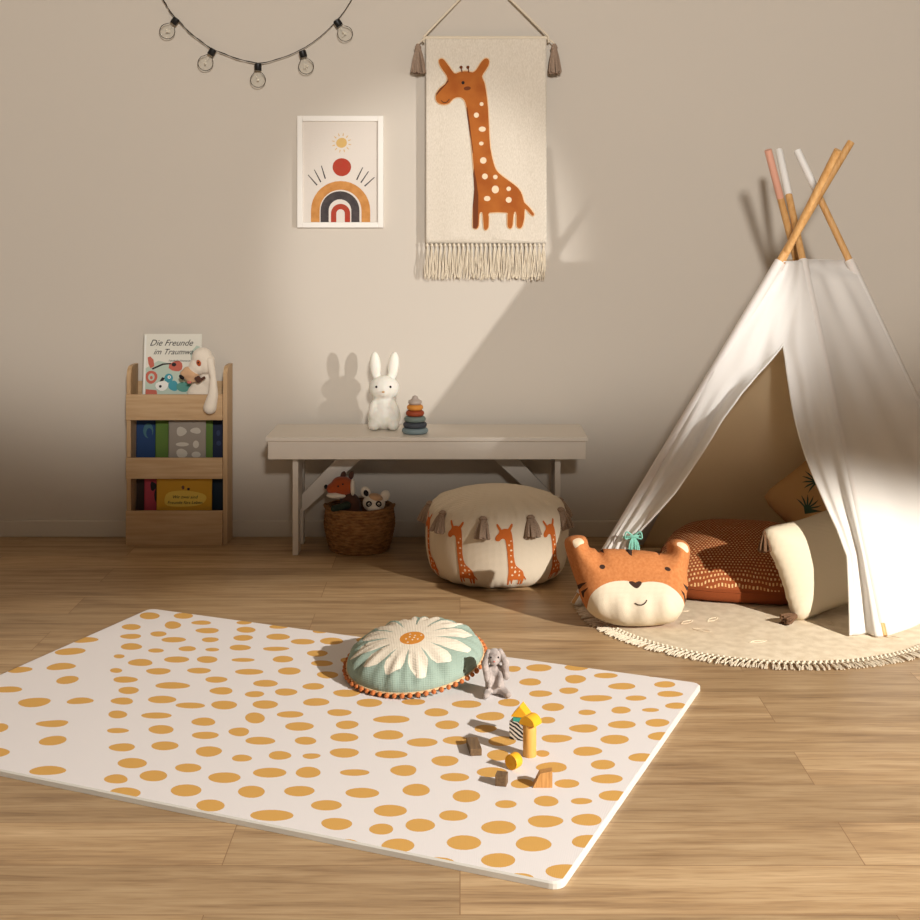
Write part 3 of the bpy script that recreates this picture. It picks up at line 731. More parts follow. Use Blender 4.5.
# middle tier
zm = .278
book(bxp(136,5.25), bxp(160,5.25), 5.250, zm, .195, .012, blue, 'dark blue book at the left of the middle tier', None, .03, [(ell(.0,.15,.020,.03,14),1),(ell(.004,.14,.012,.02,14),0)], (cm('cover_blue_light',70,110,120),))
book(bxp(155,5.222), bxp(212,5.222), 5.225, zm, .197, .012, green, 'green book behind the grey one in the middle tier', None, .03)
ft = [(ell(-.022,.155,.020,.018,14,wob=.1),1),(ell(.034,.158,.020,.012,14,wob=.1),1),(ell(-.018,.105,.026,.008,14),1),(ell(.035,.105,.012,.015,12),1),(ell(-.02,.07,.022,.018,12,wob=.1),1),(ell(.036,.065,.018,.012,12),1),(ell(.0,.03,.03,.012,12),1)]
book(bxp(168,5.19), bxp(205,5.19), 5.195, zm, .198, .012, greyc, 'grey book with pale motifs in the middle tier', None, .03, ft, (lgrey,))
book(bxp(211,5.255)-.004, -.920, 5.253, zm, .196, .012, navy, 'dark navy book at the right end of the middle tier', None, .02, [(ell(0,.14,.008,.012,10),1),(ell(.002,.1,.01,.01,10),1)], (cm('cover_blue_dim',52,64,92),))
# bottom tier
zb = .0585
book(bxp(144,5.225), bxp(163,5.225), 5.225, zb, .200, .012, pinkc, 'pink and black picture book at the left of the bottom tier', None, .03, [(ell(.012,.2,.014,.02,14,wob=.2),1),(ell(-.002,.155,.012,.018,14,wob=.2),1),(ell(.014,.12,.012,.03,14),1)], (ink,))
wy = (bxp(211,5.19)-bxp(156,5.19))/2
def yb(px, py): return ((px-CX)*5.19/F_PX-(bxp(211,5.19)+bxp(156,5.19))/2, H_CAM-(py-HY)*5.19/F_PX-zb)
oc = yb(184.5,499.5)
ft = [(smoothpoly([yb(164,500),(yb(168,493)[0],yb(168,493)[1]),yb(184,491),yb(202,494),yb(206,499),yb(200,505),yb(184,507),yb(167,506)],3),1),
      (ell(*yb(182.5,488),.006,.008,10),2),(ell(*yb(188,489.5),.006,.005,10),3)]
book(bxp(156,5.19), bxp(211,5.19), 5.195, zb, .202, .014, yel, 'yellow picture book with an oval title at the bottom tier', None, .03, ft, (yel2, brownc, ink),
     [('Wir zwei sind', .0165, ink, oc[0], yb(0,498)[1]-.003, .2, 1.05), ('Freunde fürs Leben', .0165, ink, oc[0], yb(0,504)[1]-.001, .2, 1.05)])
book(bxp(212,5.25), -.921, 5.248, zb, .200, .012, cm('cover_dark_teal',40,52,62), 'dark teal book at the right end of the bottom tier', None, .02)
book(bxp(133,5.255), bxp(147,5.255), 5.253, zb, .196, .012, cm('cover_brown_dark',70,52,44), 'dark brown book standing behind the pink one', None, .02)

# ------------------------------------------------------------------ dog soft toy on the bookcase
dg0 = P(200,365,5.18)
t = thing('plush_dog', 'cream plush dog with tan snout hanging over the top tier of the bookcase', 'soft toy', (dg0.x, 5.18, .505))
def dp(x, y, d=0): return P(130+x/9.2, 325+y/9.2, 5.18+d)       # 9.2x enlargement px
organic('body', [(dp(670,560,.02),(.045,.03,.06)), (dp(650,640,.02),(.055,.030,.05)), (dp(705,470,.008),(.03,.025,.045))], M['white_plush'], t, .005)
organic('head', [(dp(665,300,-.01),(.042,.035,.040)), (dp(700,350,-.01),(.036,.034,.045)), (dp(625,380,-.014),(.036,.030,.034)), (dp(590,415,-.016),(.028,.024,.026))], M['white_plush'], t, .004)
tag(organic('snout', [(dp(560,445,-.02),(.036,.024,.024),(0,.5,0)), (dp(510,450,-.022),(.022,.019,.018)), (dp(560,500,-.02),(.024,.018,.012),(0,.3,0))], M['tan_plush'], t, .0035), 'tan snout')
B().ball(dp(475,480,-.036),(.012,.008,.0075),(0,.7,0)).build('nose', M['black_plush'], t)
tag(B().ball(dp(632,350,-.042),(.009,.005,.013),(0,-.3,0)).build('eye_patch', M['fox_plush'], t), 'brown eye patch')
B().ball(dp(628,346,-.047),.0035).build('eye', M['black'], t)
B().ball(dp(545,527,-.034),(.009,.006,.006)).build('tongue', M['pink'], t)
b = B().tube(smoothpath([dp(600,485,-.04), dp(635,510,-.042), dp(690,480,-.035)]), .006, 6); b.ball(dp(628,500,-.043),(.011,.008,.014)); b.build('bow', M['brown_plush'], t)
organic('ear', limb(dp(735,330,-.03), dp(765,480,-.036), .017, .013, 8)+limb(dp(765,480,-.036), dp(765,640,-.048), .013, .020, 8)+limb(dp(765,640,-.048), dp(735,760,-.052), .020, .026, 8), M['white_plush'], t, .004)

# ------------------------------------------------------------------ pouf
px_, py_ = (497-CX)*4.73/F_PX, 4.73
t = thing('pouf', 'round cream pouf printed with orange giraffes and hung with tassels', 'pouf', (px_, py_, 0))
PP = [(0,.0),(.12,.0),(.185,.003),(.215,.013),(.236,.035),(.248,.075),(.2535,.125),(.2525,.175),(.247,.215),(.236,.246),(.222,.262),(.195,.277),(.15,.293),(.10,.304),(.05,.310),(0,.312)]
PS = smoothpath([(r,0,z) for r, z in PP], 4)
def prad(z):
    best = None
    for i in range(len(PS)-1):
        a, c = PS[i], PS[i+1]
        if a.z <= z <= c.z+1e-9 and a.x > .17: return a.x+(c.x-a.x)*((z-a.z)/max(1e-6, c.z-a.z))
    return .2
def gath(r, z, a):
    k = math.exp(-((z-.262)/.022)**2)+.5*math.exp(-((z-.018)/.02)**2)
    th = math.cos(9*(a+PI/2+math.radians(13)))
    return r+.0022*k*math.sin(a*57+2*math.sin(a*5))-.003*k*max(0, th)**6, z+.004*k*math.sin(a*19)
b = B().lathe([(max(q.x,0),q.z) for q in PS], (px_,py_,0), 220, fn=gath)
gx0, gx1, gy0, gy1 = 186, 487, 180, 705
for k in range(9):
    a0 = math.radians(-90+10.7+40*k)
    def pm_(x, y, a0=a0, e=.0016):
        # height .205 m, width scaled with it
        h = .022+(gy1-y)/(gy1-gy0)*.212; s_ = (x-(gx0+gx1)/2-10)/(gy1-gy0)*.205*.95
        a = a0+s_/.25; r = prad(h)+e
        return Vector((px_+r*math.cos(a), py_+r*math.sin(a), h))
    b.plate(GIR, [(ell(a_,c_,w_,h_,10), 2) for a_, c_, w_, h_ in SPOTS], pm_, grid=22, base=1)
b.build('cover', [M['pouf'], M['pouf_print'], M['cream']], t)
for k in range(9):
    a = math.radians(-90-13+40*k); o = Vector((math.cos(a), math.sin(a), 0))
    tassel(t, Vector((px_,py_,.256))+o*.236, .076, .031, M['taupe'], seed=k, n=60, d=(o.x*.22, o.y*.22, -1))

# ------------------------------------------------------------------ rug
RX, RY, RR = .975, 4.315, .545
t = thing('rug', 'round cream cotton rug with fringed edge under the play tent', 'rug', (RX, RY, 0))
b = B().lathe([(0,.0005),(RR,.0005),(RR+.002,.004),(RR-.004,.0075),(0,.0085)], (RX,RY,0), 120); pile = b
rr = random.Random(8); b = B(); NF = 215
for i in range(NF):
    a = 2*PI*i/NF; o = Vector((math.cos(a), math.sin(a), 0)); tn = Vector((-o.y, o.x, 0)); c0 = Vector((RX,RY,0))
    b.ball(c0+o*(RR+.004)+Vector((0,0,.006)), .0055, seg=7, ring=5)
    b.ball(c0+o*(RR+.016)+tn*.010+Vector((0,0,.005)), .0045, seg=7, ring=5)
    for s_ in (-1,1): b.tube([c0+o*(RR+.004)+Vector((0,0,.006)), c0+o*(RR+.016)+tn*.010*s_+Vector((0,0,.005))], .002, 5)
    for k in range(5):
        w = rr.uniform(-.009,.009); L = rr.uniform(.046,.062)
        b.tube([c0+o*(RR+.016)+tn*.010+Vector((0,0,.005)), c0+o*(RR+.034)+tn*(.010+w*.6)+Vector((0,0,.0065)), c0+o*(RR+L)+tn*(.010+w+rr.uniform(-.006,.006))+Vector((0,0,.003))], .0019, 5)
b.build('fringe', M['rope'], t)
b = pile
for i in range(16):
    a = rr.random()*6.28; q = RR*(.35+.55*rr.random()); c = Vector((RX+q*math.cos(a), RY+q*math.sin(a), .0086)); th = rr.random()*3.14
    for s_ in (-1, 1):
        pts = [c+Vector((math.cos(th)*u*.03-math.sin(th)*s_*.01*math.cos(u*1.57), math.sin(th)*u*.03+math.cos(th)*s_*.01*math.cos(u*1.57), 0)) for u in (-1,-.5,0,.5,1)]
        b.tube(smoothpath(pts, 2), .0014, 5)
b.build('pile', M['rug'], t)

# ------------------------------------------------------------------ tent
feet = [G(573,607), Vector((.665,5.06,0)), Vector((1.56,5.05,0)), Vector((1.83,4.45,0)), Vector((1.27,3.99,0))]
tips = [P(851,142,4.52), P(838,150,4.30), P(768,150,4.60), P(797,150,4.72), P(779,150,4.82)]
# poles cross near (790,225); tips follow from each foot through its own crossing point
cross = [P(788,248,4.52), P(779,248,4.60), P(792,248,4.62), P(804,248,4.60), P(800,252,4.55)]
t = thing('play_tent', 'white canvas play tent on wooden poles with tied back door flap', 'play tent', (1.15, 4.6, 0))
tipm = ['pole','pole','tip_pink','tip_white','tip_white']
def polept(i, z):
    a, c = feet[i], tips[i]; k = (z-a.z)/(c.z-a.z); return a.lerp(c, k)
for i in range(5):
    z1 = tips[i].z
    zs = z1-.165 if i >= 2 else z1
    po = B().tube([polept(i,.009), polept(i,zs)], .0125, 16).build('pole', M['pole'], t)
    if i >= 2: B().tube([polept(i,zs+.0003), polept(i,z1-.002), polept(i,z1)], [.0132,.0132,.0125], 16).build('pole_tip', M[tipm[i]], po)
ZT = 1.118
cen = sum(feet, Vector())/5
def panel(i, j, name, sag=.03, seed=0, zb=.012, m='canvas'):
    b = B(); NU, NV = 28, 44; v = []
    for r in range(NV+1):
        w = r/NV; z = zb+(ZT-zb)*w
        A, Bq = polept(i,z), polept(j,z)
        Wd = (Bq-A).length
        e = (Bq-A).normalized(); nrm = Vector((e.y,-e.x,0)); mid = (A+Bq)/2
        if nrm.dot(mid-Vector((cen.x,cen.y,mid.z))) < 0: nrm = -nrm
        for c in range(NU+1):
            u = c/NU
            p = A.lerp(Bq, u)+nrm*(.0145-sag*math.sin(PI*u)*math.sin(PI*min(1,w*1.1+.1))*min(1,Wd/.4)+.006*math.sin(u*9+w*6+seed)*math.sin(PI*u)+.004*math.sin(u*17-w*13+seed)*math.sin(PI*u))
            v.append(p)
    f = [(r*(NU+1)+c, r*(NU+1)+c+1, (r+1)*(NU+1)+c+1, (r+1)*(NU+1)+c) for r in range(NV) for c in range(NU)]
    return b.add(v, f).build(name, M[m], t, solid=.0015, angle=80)
for i, j in ((0,1),(1,2),(2,3),(3,4)): panel(i, j, 'canvas_panel', seed=i*2, m='canvas_back_warmlight' if i == 1 else 'canvas')
# front panel with the door slit
def interp(T, z):
    for (a, c) in zip(T, T[1:]):
        if a[0] >= z >= c[0]: k = (a[0]-z)/(a[0]-c[0]); return a[1]+(c[1]-a[1])*k
    return T[0][1] if z > T[0][0] else T[-1][1]
ZA = .842
LT = [(ZA,.585),(.80,.50),(.75,.40),(.69,.315),(.61,.25),(.515,.215),(.44,.185),(.385,.165),(.305,.12),(.224,.075),(.15,.10),(.012,.13)]
RT = [(ZA,.585),(.80,.625),(.72,.675),(.60,.735),(.50,.79),(.40,.85),(.30,.905),(.224,.93),(.012,.90)]
A0 = polept(0,.3); B0 = polept(4,.3); e0 = (B0-A0).normalized(); n0 = Vector((e0.y,-e0.x,0))
if n0.y > 0: n0 = -n0
def fpnt(u, z, d=0): return polept(0,z).lerp(polept(4,z), u)+n0*(.0155+d)
def sheet(zlist, ufun, dfun, NU=30):
    b = B(); v = []
    for z in zlist:
        a, c = ufun(z)
        for k in range(NU+1):
            s_ = k/NU; u = a+(c-a)*s_; v.append(fpnt(u, z, dfun(s_, z, u)))
    f = [(r*(NU+1)+c, r*(NU+1)+c+1, (r+1)*(NU+1)+c+1, (r+1)*(NU+1)+c) for r in range(len(zlist)-1) for c in range(NU)]
    b.add(v, f); return b
def upd(s_, z, u):
    g = max(0, 1-(z-ZA)/.2)*.5+.3
    return (.010*math.sin(s_*23+3*math.sin(z*9))*g+.008*math.sin(s_*9-z*14))*math.sin(PI*s_)-.012*math.sin(PI*s_)
zl = [.012+(ZA-.012)*k/70 for k in range(71)]; zf = zl+[ZA+(ZT-ZA)*k/24 for k in range(1, 25)]
def ld(s_, z, u):
    tie = math.exp(-((z-.224)/.09)**2)
    w = max(0, min(1, (ZA-z)/.25))
    fold = .020*math.sin(s_*PI*2.6+.7-z*2.0)*s_*(1-.7*tie)+.007*math.sin(s_*16+z*9)*w
    roll = .030*max(0, (s_-.72)/.28)**1.5*w*(1-tie)
    return (fold+roll)*w+upd(u, z, u)*(1-w)+.012*tie*s_
def rdp(s_, z, u):
    s2 = 1-s_; w = max(0, min(1, (ZA-z)/.25))
    fold = .016*math.sin(s2*PI*3+z*3)*math.sin(PI*s_)
    roll = .024*max(0, (s2-.75)/.25)**1.5
    return (fold+roll)*w+upd(u, z, u)*(1-w)
b = sheet(zf, lambda z: (0, interp(LT, z)), ld, 34); b2 = sheet(zf, lambda z: (interp(RT, z), 1), rdp, 34)
b.add(b2.v, b2.f)
tag(b.build('front_canvas', M['canvas'], t, solid=.0015, angle=80, weld=.0004), 'front canvas with tied door flaps')
# rolled hems along the slit
b = B(); b.tube([fpnt(interp(LT,z), z, ld(1,z,interp(LT,z))) for z in zl if z > .2], .0035, 8); b.build('hem', M['canvas'], t)
b = B(); b.tube([fpnt(interp(RT,z), z, rdp(0,z,interp(RT,z))) for z in zl], .0035, 8); b.build('hem', M['canvas'], t)
# pole sleeves
for i in range(5):
    b = B(); b.tube([polept(i, .04+(ZT-.04)*k/20)+Vector((0,0,0)) for k in range(21)], .0165, 14, cap=False); b.build('pole_sleeve', M['canvas'], t)
# mint tie
c = fpnt(.075,.235,.022); b = B(); rr = random.Random(3)
b.tube(smoothpath([c+Vector((-.03,.01,-.005)), c+Vector((-.01,-.006,.0)), c+Vector((.012,-.004,.002)), c+Vector((.022,.012,.0))]), .004, 6)
for s_ in (-1,1):
    b.tube(smoothpath([c, c+Vector((s_*.022,-.006,.016)), c+Vector((s_*.026,-.006,-.006)), c]), .0028, 6)
for k in range(9):
    x = rr.uniform(-.018,.02); b.tube(smoothpath([c, c+Vector((x*.7,-.010,-.02)), c+Vector((x,-.008,-.055-.015*rr.random()))]), .0026, 6)
tag(b.build('tie_ribbon', M['mint'], t), 'mint tie ribbon')

# ------------------------------------------------------------------ cushions
def cushion_mesh(outline, feats, T, fn, grid, R=None, pleat=0, back=True, base=0):
    "pillow: front and back sheets bulging from a shared seam; fn(x,y,h)->point, h signed"
    R = R or .09
    def hh(x, y):
        d = min(dseg(x, y, outline), R); k = 1-d/R
        return T*math.sqrt(max(0, 1-k**2.2))
    b = B().plate(outline, feats, lambda x, y: fn(x, y, hh(x, y)), grid, base)
    if back: b.plate(outline, [], lambda x, y: fn(x, y, -hh(x, y)), grid, base)
    return b
# tiger
def tg(x, y): return (x/6.571, -y/6.571)          # enlargement px -> photograph px
TO = [(34,170),(50,145),(85,130),(140,125),(175,138),(190,165),(200,205),(235,213),(262,240),(290,214),(440,218),(560,225),(640,236),(665,245),(712,236),(712,195),(728,165),(775,152),(828,160),(860,190),(868,240),(850,330),(840,400),(845,440),(832,500),(822,550),(805,595),(780,640),(740,678),(660,697),(560,707),(450,707),(350,697),(260,668),(195,628),(158,580),(130,520),(112,445),(85,370),(60,290),(42,225)]
sc = 4.10/F_PX/6.571
TO2 = [((x-490)*sc, -(y-430)*sc) for x, y in smoothpoly(TO, 2)]
def tf(L): return [((x-490)*sc, -(y-430)*sc) for x, y in L]
muz = smoothpoly([(178,540),(210,490),(270,450),(340,430),(420,427),(480,445),(560,432),(650,440),(720,475),(775,525),(805,580),(803,620),(790,680),(760,720),(200,720),(172,620)],3)
heart = smoothpoly([(434,440),(440,430),(460,430),(476,437),(495,429),(513,432),(517,442),(505,460),(486,474),(462,466)],2)
ft = [(tf(muz),1),(tf(heart),2),(tf(ell(266,338,19,15,14)),2),(tf(ell(690,352,20,13,14,rot=.3)),2),
      (tf(smoothpoly([(80,180),(90,162),(125,150),(150,165),(155,185),(125,198),(95,218)],2)),3),(tf(smoothpoly([(765,200),(775,178),(810,180),(838,205),(842,240),(825,245),(800,225)],2)),3),
      (tf([(438,215),(484,218),(466,268),(452,260)]),2),(tf([(262,225),(290,212),(286,248)]),2),(tf([(640,232),(672,238),(652,262)]),2),
      (tf([(110,450),(130,440),(165,434),(140,455),(122,478)]),2),(tf([(132,490),(175,465),(150,500),(148,530),(140,520)]),2),
      (tf([(790,440),(835,462),(832,485),(815,478)]),2),(tf([(772,480),(800,500),(822,545),(818,570),(795,520)]),2)]
tl = .30                                           # leans back
cT = G(632,626,.0085)
TH = .078
zc = 280*sc
cz = .0085+zc*math.cos(tl)+.001
cc = Vector((P(635,0,4.10).x, 4.115, cz))
def tfn(x, y, h):
    if y < -.03:
        k = min(1, (-.03-y)/.045); x_ = x*(1-.02*k); h = h+ (1 if h > 0 else -1)*.0035*k*math.sin(x*95)*(min(1,abs(h)/.02))
    y2 = y*math.cos(tl)+h*math.sin(tl); d = -h*math.cos(tl)+y*math.sin(tl)
    return cc+Vector((x, d, y2))
t = thing('tiger_cushion', 'orange tiger face cushion with cream muzzle propped at the tent door', 'cushion', tuple(cc-Vector((0,0,zc))))
b = cushion_mesh(TO2, ft, TH, tfn, .011, R=.085)
zmin = min(v.z for v in b.v); dz = .0092-zmin
for v in b.v: v.z += dz
cc.z += dz
b.build('cushion_cover', [M['tiger'], M['tiger_cream'], M['dark_print'], M['cream']], t, weld=.0004, angle=180)
def thh(x, y):
    d = min(dseg(x, y, TO2), .085); return TH*math.sqrt(max(0, 1-(1-d/.085)**2.2))
sm = smoothpath([(x,y,0) for x, y in tf([(468,566),(490,576),(515,576),(535,562),(545,546)])], 4)
b = B().tube([tfn(p.x, p.y, thh(p.x,p.y)+.001) for p in sm], .0018, 6); tag(b.build('smile', M['dark_print'], t), 'dark stitched smile')

# brown floor cushion
bc = Vector((P(742,0,4.58).x, 4.57, .0092))
t = thing('floor_cushion', 'rust brown floor cushion with rows of cream stitches inside the tent', 'cushion', tuple(bc), (0,0,math.radians(-12)))
def sq(a, r=.285, e=3.6):
    c, s_ = math.cos(a), math.sin(a); return r/((abs(c)**e+abs(s_)**e)**(1/e))
b = B(); n = 96
rings = [(.0,.0,1),(.88,.0,1),(.975,.010,1),(1.0,.030,1),(1.0,.052,1),(.992,.066,1),(.985,.070,0),(.95,.094,0),(.88,.120,0),(.76,.144,0),(.58,.163,0),(.36,.175,0),(.15,.180,0),(0,.181,0)]
v = []; f = []; mis = []
for r, z, m_ in rings:
    for k in range(n):
        a = 2*PI*k/n; q = sq(a)*r
        z2 = z+ .05*(q*math.sin(a)/.27)*(z/.2)            # plumper at the back
        q2 = q+.002*math.sin(a*41)*(1 if .9 < r < .99 else 0)
        v.append((q2*math.cos(a), q2*math.sin(a)*.92, z2))
for i in range(len(rings)-1):
    for k in range(n): f.append((i*n+k, i*n+(k+1) % n, (i+1)*n+(k+1) % n, (i+1)*n+k)); mis.append(0 if rings[i+1][2] else 1)
b.add(v, f, 0, mis); b.build('cushion_cover', [M['rust'], M['stitch']], t, local=True, angle=180, weld=.0001)
b = B(); b.tube([((sq(2*PI*k/n)*.992+.001)*math.cos(2*PI*k/n), (sq(2*PI*k/n)*.992+.001)*math.sin(2*PI*k/n)*.92, .067+.05*(sq(2*PI*k/n)*math.sin(2*PI*k/n)/.27)*.5) for k in range(n+1)], .0035, 6); b.build('piping', M['rust'], t, local=True)

def square_cushion(name, label, c, w, T, rot, m, feats, tassels=None, motif=None):
    "c = centre; rot = euler of the face (x right, y up in the face, z towards the viewer)"
    E = Euler(rot).to_matrix()
    o = thing(name, label, 'cushion', tuple(c))
    h = w/2; ol = []
    for (sx_, sy_) in ((1,1),(-1,1),(-1,-1),(1,-1)):
        pass
    ol = []
    for k in range(48):
        a = 2*PI*k/48+PI/4; q = sq(a, h, 11); q2 = q*(1-.06*abs(math.cos(2*a)))
        ol.append((q2*math.cos(a), q2*math.sin(a)))
    fn = lambda x, y, hh: Vector(c)+E @ Vector((x, y, hh))
    b = cushion_mesh(ol, feats, T, fn, .016, R=w*.42)
    zz = min(v.z for v in b.v)
    for v in b.v: v.z += .0095-zz
    b.build('cushion_cover', m, o, weld=.0004, angle=180)
    for k, (sx_, sy_) in enumerate(tassels or []):
        p = fn(sx_*h*.92, sy_*h*.92, 0)+Vector((0,0,.0095-zz+(.012 if sy_ < 0 else 0)))
        tassel(o, p, .068, .019, M['brown_yarn'], seed=k+20, n=30, d=(.1*sx_,-.35,-1) if p.z > .1 else (-.75,-.6,-.12))
    return o, zz, fn
# tan leaf cushion leaning at the back
W = .40
leafs = []
for cx_, cy_, r_ in ((-.09,.05,.4),(.0,.1,2.1),(.09,-.02,1.0),(-.02,-.04,2.8),(.1,.1,.1),(-.1,-.1,1.6),(.03,-.12,.6)):
    pts = []
    for k in range(7):
        a = r_+(k-3)*.42; pts += [(cx_+.035*math.cos(a-.12), cy_+.035*math.sin(a-.12)), (cx_+.052*math.cos(a), cy_+.052*math.sin(a)), (cx_+.014*math.cos(a+.21), cy_+.014*math.sin(a+.21))]
    leafs.append((pts+[(cx_-.02*math.cos(r_), cy_-.02*math.sin(r_))], 1))
cB = P(824,548,4.66); 
square_cushion('leaf_cushion', 'tan cushion with green leaf print leaning at the back of the tent', (cB.x+.06, 4.74, .245), .37, .05, (PI/2-.22, math.radians(-41), 0), [M['tan'], M['leaf']], leafs)
# beige tasselled cushion
Wc = .375
square_cushion('tassel_cushion', 'plain beige cushion with brown corner tassels beside the rust cushion', (1.135, 4.25, .160), .305, .048, (PI/2-.42, math.radians(-8), math.radians(24)), [M['beige'], M['dark_print']], [], [(-1,1),(-1,-1),(1,1),(1,-1)])

# ------------------------------------------------------------------ daisy cushion
dcn = Vector((-.1225, 3.635, .05)); dr = .187
nrm = Euler((math.radians(9), math.radians(-6), 0)).to_matrix()
def dfn(x, y, h): return dcn+nrm @ Vector((x, y, h))
ol = [(dr*math.cos(2*PI*k/96), dr*math.sin(2*PI*k/96)) for k in range(96)]
pet = []
NP = 12
for k in range(NP):
    a = 2*PI*k/NP+.13; L0, L1, wd = .030, .162+.010*math.sin(k*2.3), .028
    pts = []
    for (q, w_) in ((L0,.010),(.06,.016),(.09,.021),(.118,wd*.95),(.138,wd*.85),(L1,.012),(L1+.005,0),(L1,-.012),(.138,-wd*.85),(.118,-wd*.95),(.09,-.021),(.06,-.016),(L0,-.010)):
        pts.append((q*math.cos(a)-w_*math.sin(a), q*math.sin(a)+w_*math.cos(a)-.024*max(0, 1-q/.17)))
    pet.append((pts, 1))
pet.append((ell(0,-.024,.034,.034,24), 2))
for k in range(9):
    a = k*2.4; q = .006+.0026*k; pet.append((ell(q*math.cos(a), q*math.sin(a)-.024, .0026,.0032,8), 1))
def dome(r): return .072*math.sqrt(max(0, 1-(min(r,dr)/dr)**2.3))
def dtop(x, y):
    r = math.hypot(x, y); a = math.atan2(y, x); k = max(0, (r/dr-.45)/.55)
    g = .0065*k*(1-k*.5)*math.sin(a*25+1.5*math.sin(a*4))+.004*k*math.sin(a*13+1)
    return dfn(x, y, dome(r)+g*min(1, (dr-r)/.01))
t = thing('daisy_cushion', 'round sage green cushion with a white daisy and pompom trim', 'cushion', tuple(dcn-Vector((0,0,.05))))
b = B().plate(ol, pet, dtop, .0085)
b.plate(ol, [], lambda x, y: dfn(x, y, -.028*math.sqrt(max(0, 1-(min(math.hypot(x,y),dr)/dr)**2.6))), .02)
zmin = min(v.z for v in b.v); dz = MT+.0006-zmin
for v in b.v: v.z += dz
dcn.z += dz
b.build('cushion_cover', [M['sage'], M['petal'], M['pollen']], t, weld=.0003, angle=180)
b = B(); c2 = B()
for k in range(58):
    a = 2*PI*k/58; p = dfn((dr+.006)*math.cos(a), (dr+.006)*math.sin(a), -.004)
    b.ball(p+Vector((0,0,max(0, MT+.0075-p.z))), .0068+.0006*math.sin(k*3), seg=8, ring=6)
c2.tube([dfn((dr+.0005)*math.cos(2*PI*k/96), (dr+.0005)*math.sin(2*PI*k/96), -.001) for k in range(97)], .0032, 6)
b.build('pompom_trim', M['pom'], t); tag(c2.build('edge_braid', M['edge_cream'], t), 'pale orange braid')

# ------------------------------------------------------------------ grey bunny
g0 = G(495,698,MT); gy = g0.y+.02; gx = g0.x
t = thing('plush_bunny', 'small grey plush bunny with hanging ears sitting beside the daisy cushion', 'soft toy', (gx, gy, MT))
def q(x, y, z): return (gx+x, gy+y, MT+z)
organic('body', [(q(0,.008,.030),(.026,.022,.030)), (q(0,.008,.06),(.02,.018,.025))]+limb(q(-.016,-.002,.016),q(-.024,-.030,.010),.012,.009,5)+limb(q(.018,-.002,.016),q(.034,-.024,.010),.013,.009,5)
        +limb(q(-.017,0,.068),q(-.014,-.022,.035),.010,.008,5)+limb(q(.017,0,.068),q(.012,-.022,.035),.010,.008,5), M['grey_plush'], t, .0028, 3)
organic('head', [(q(0,.004,.100),(.023,.021,.021)), (q(-.002,-.012,.093),(.014,.013,.011))], M['grey_plush'], t, .0025, 3)
organic('ear', limb(q(-.016,.002,.112),q(-.026,-.010,.085),.008,.010,6)+limb(q(-.026,-.010,.085),q(-.020,-.016,.046),.010,.008,6), M['grey_plush'], t, .0025, 2)
organic('ear', limb(q(.014,.002,.114),q(.027,-.010,.090),.008,.010,6)+limb(q(.027,-.010,.090),q(.030,-.014,.052),.010,.008,6), M['grey_plush'], t, .0025, 2)
for s_ in (-1,1): B().ball(q(s_*.010-.001,-.0155,.104),.0022).build('eye', M['black'], t)
B().ball(q(-.002,-.0248,.096),(.003,.002,.002)).build('nose', M['pink'], t)

# ------------------------------------------------------------------ wooden blocks
def blk(name, mesh, m, label, z0=MT+.0004, **k):
    o = mesh.build(name, m, smooth=k.get('smooth', False)); return tag(o, label, 'toy block', 'wooden toy blocks on the mat')
def rbox(c, sx_, sy_, sz_, yaw, bev=.001):
    mt = Matrix.Translation(c) @ Matrix.Rotation(yaw, 4, 'Z')
    return B().box(-sx_/2, sx_/2, -sy_/2, sy_/2, 0, sz_, mtx=mt, bev=bev)
Z0 = MT+.0004
p = G(474.5,756,MT)
blk('toy_block', rbox(Vector((p.x-.001,p.y+.035,Z0)), .027, .072, .0165, .13), M['blk_dark'], 'long dark walnut block lying alone left of the tower')
p = G(502,786.7,MT)
blk('toy_block', rbox(Vector((p.x-.0005,p.y+.012,Z0)), .0245, .0245, .0245, -.22), M['blk_dark'], 'small dark cube block in front of the yellow disc')
p = G(511,771,MT)
mt = Matrix.Translation(Vector((p.x,p.y+.004,Z0+.0172))) @ Matrix.Rotation(math.radians(-38), 4, 'Z')
b = B().tube([mt @ Vector((0,-.0005,0)), mt @ Vector((0,.001,0)), mt @ Vector((0,.021,0)), mt @ Vector((0,.0225,0))], [.0164,.0172,.0172,.0164], 40)
blk('toy_disc', b, M['blk_orange'], 'orange yellow disc block standing on its rim', smooth=True).data.materials[0] = M['blk_yellow']
p = G(543,788,MT)
prof = [(-.022,0),(.0205,0),(.0205,.036),(-.0065,.031)]
b = B(); v = [(p.x+x, p.y-.0+(0 if s_ == 0 else .022), Z0+z) for s_ in (0,1) for x, z in prof]
b.add(v, [(0,1,2,3),(7,6,5,4),(0,4,5,1),(1,5,6,2),(2,6,7,3),(3,7,4,0)])
blk('toy_block', b, M['blk_beech'], 'slanted light beech block at the right end of the group')
p = G(530,758.5,MT); cX, cY = p.x, p.y+.0155
b = B().lathe([(.0150,Z0),(.0156,Z0+.001),(.0156,Z0+.0725),(.0150,Z0+.0735)], (cX,cY,0), 40)
blk('toy_column', b, M['blk_col'], 'light wood cylinder block standing as the front tower', smooth=True)
zc_ = Z0+.0739; R_ = .0205
mt = Matrix.Translation(Vector((cX,cY-.002,zc_))) @ Matrix.Rotation(math.radians(-34), 4, 'Z')
pr = [(R_*math.cos(PI*k/16), R_*math.sin(PI*k/16)) for k in range(17)]
b = B(); n = len(pr); v = [mt @ Vector((x,y,z)) for y in (-.014,.020) for x, z in pr]
b.add(v, [tuple(range(n)), tuple(range(2*n-1,n-1,-1))]+[(i, n+i, n+(i+1) % n, (i+1) % n) for i in range(n)])
blk('toy_arch', b, M['blk_yellow'], 'yellow half round block on top of the cylinder', smooth=False)
p = G(516,742,MT); sX, sY = p.x+.007, p.y+.022
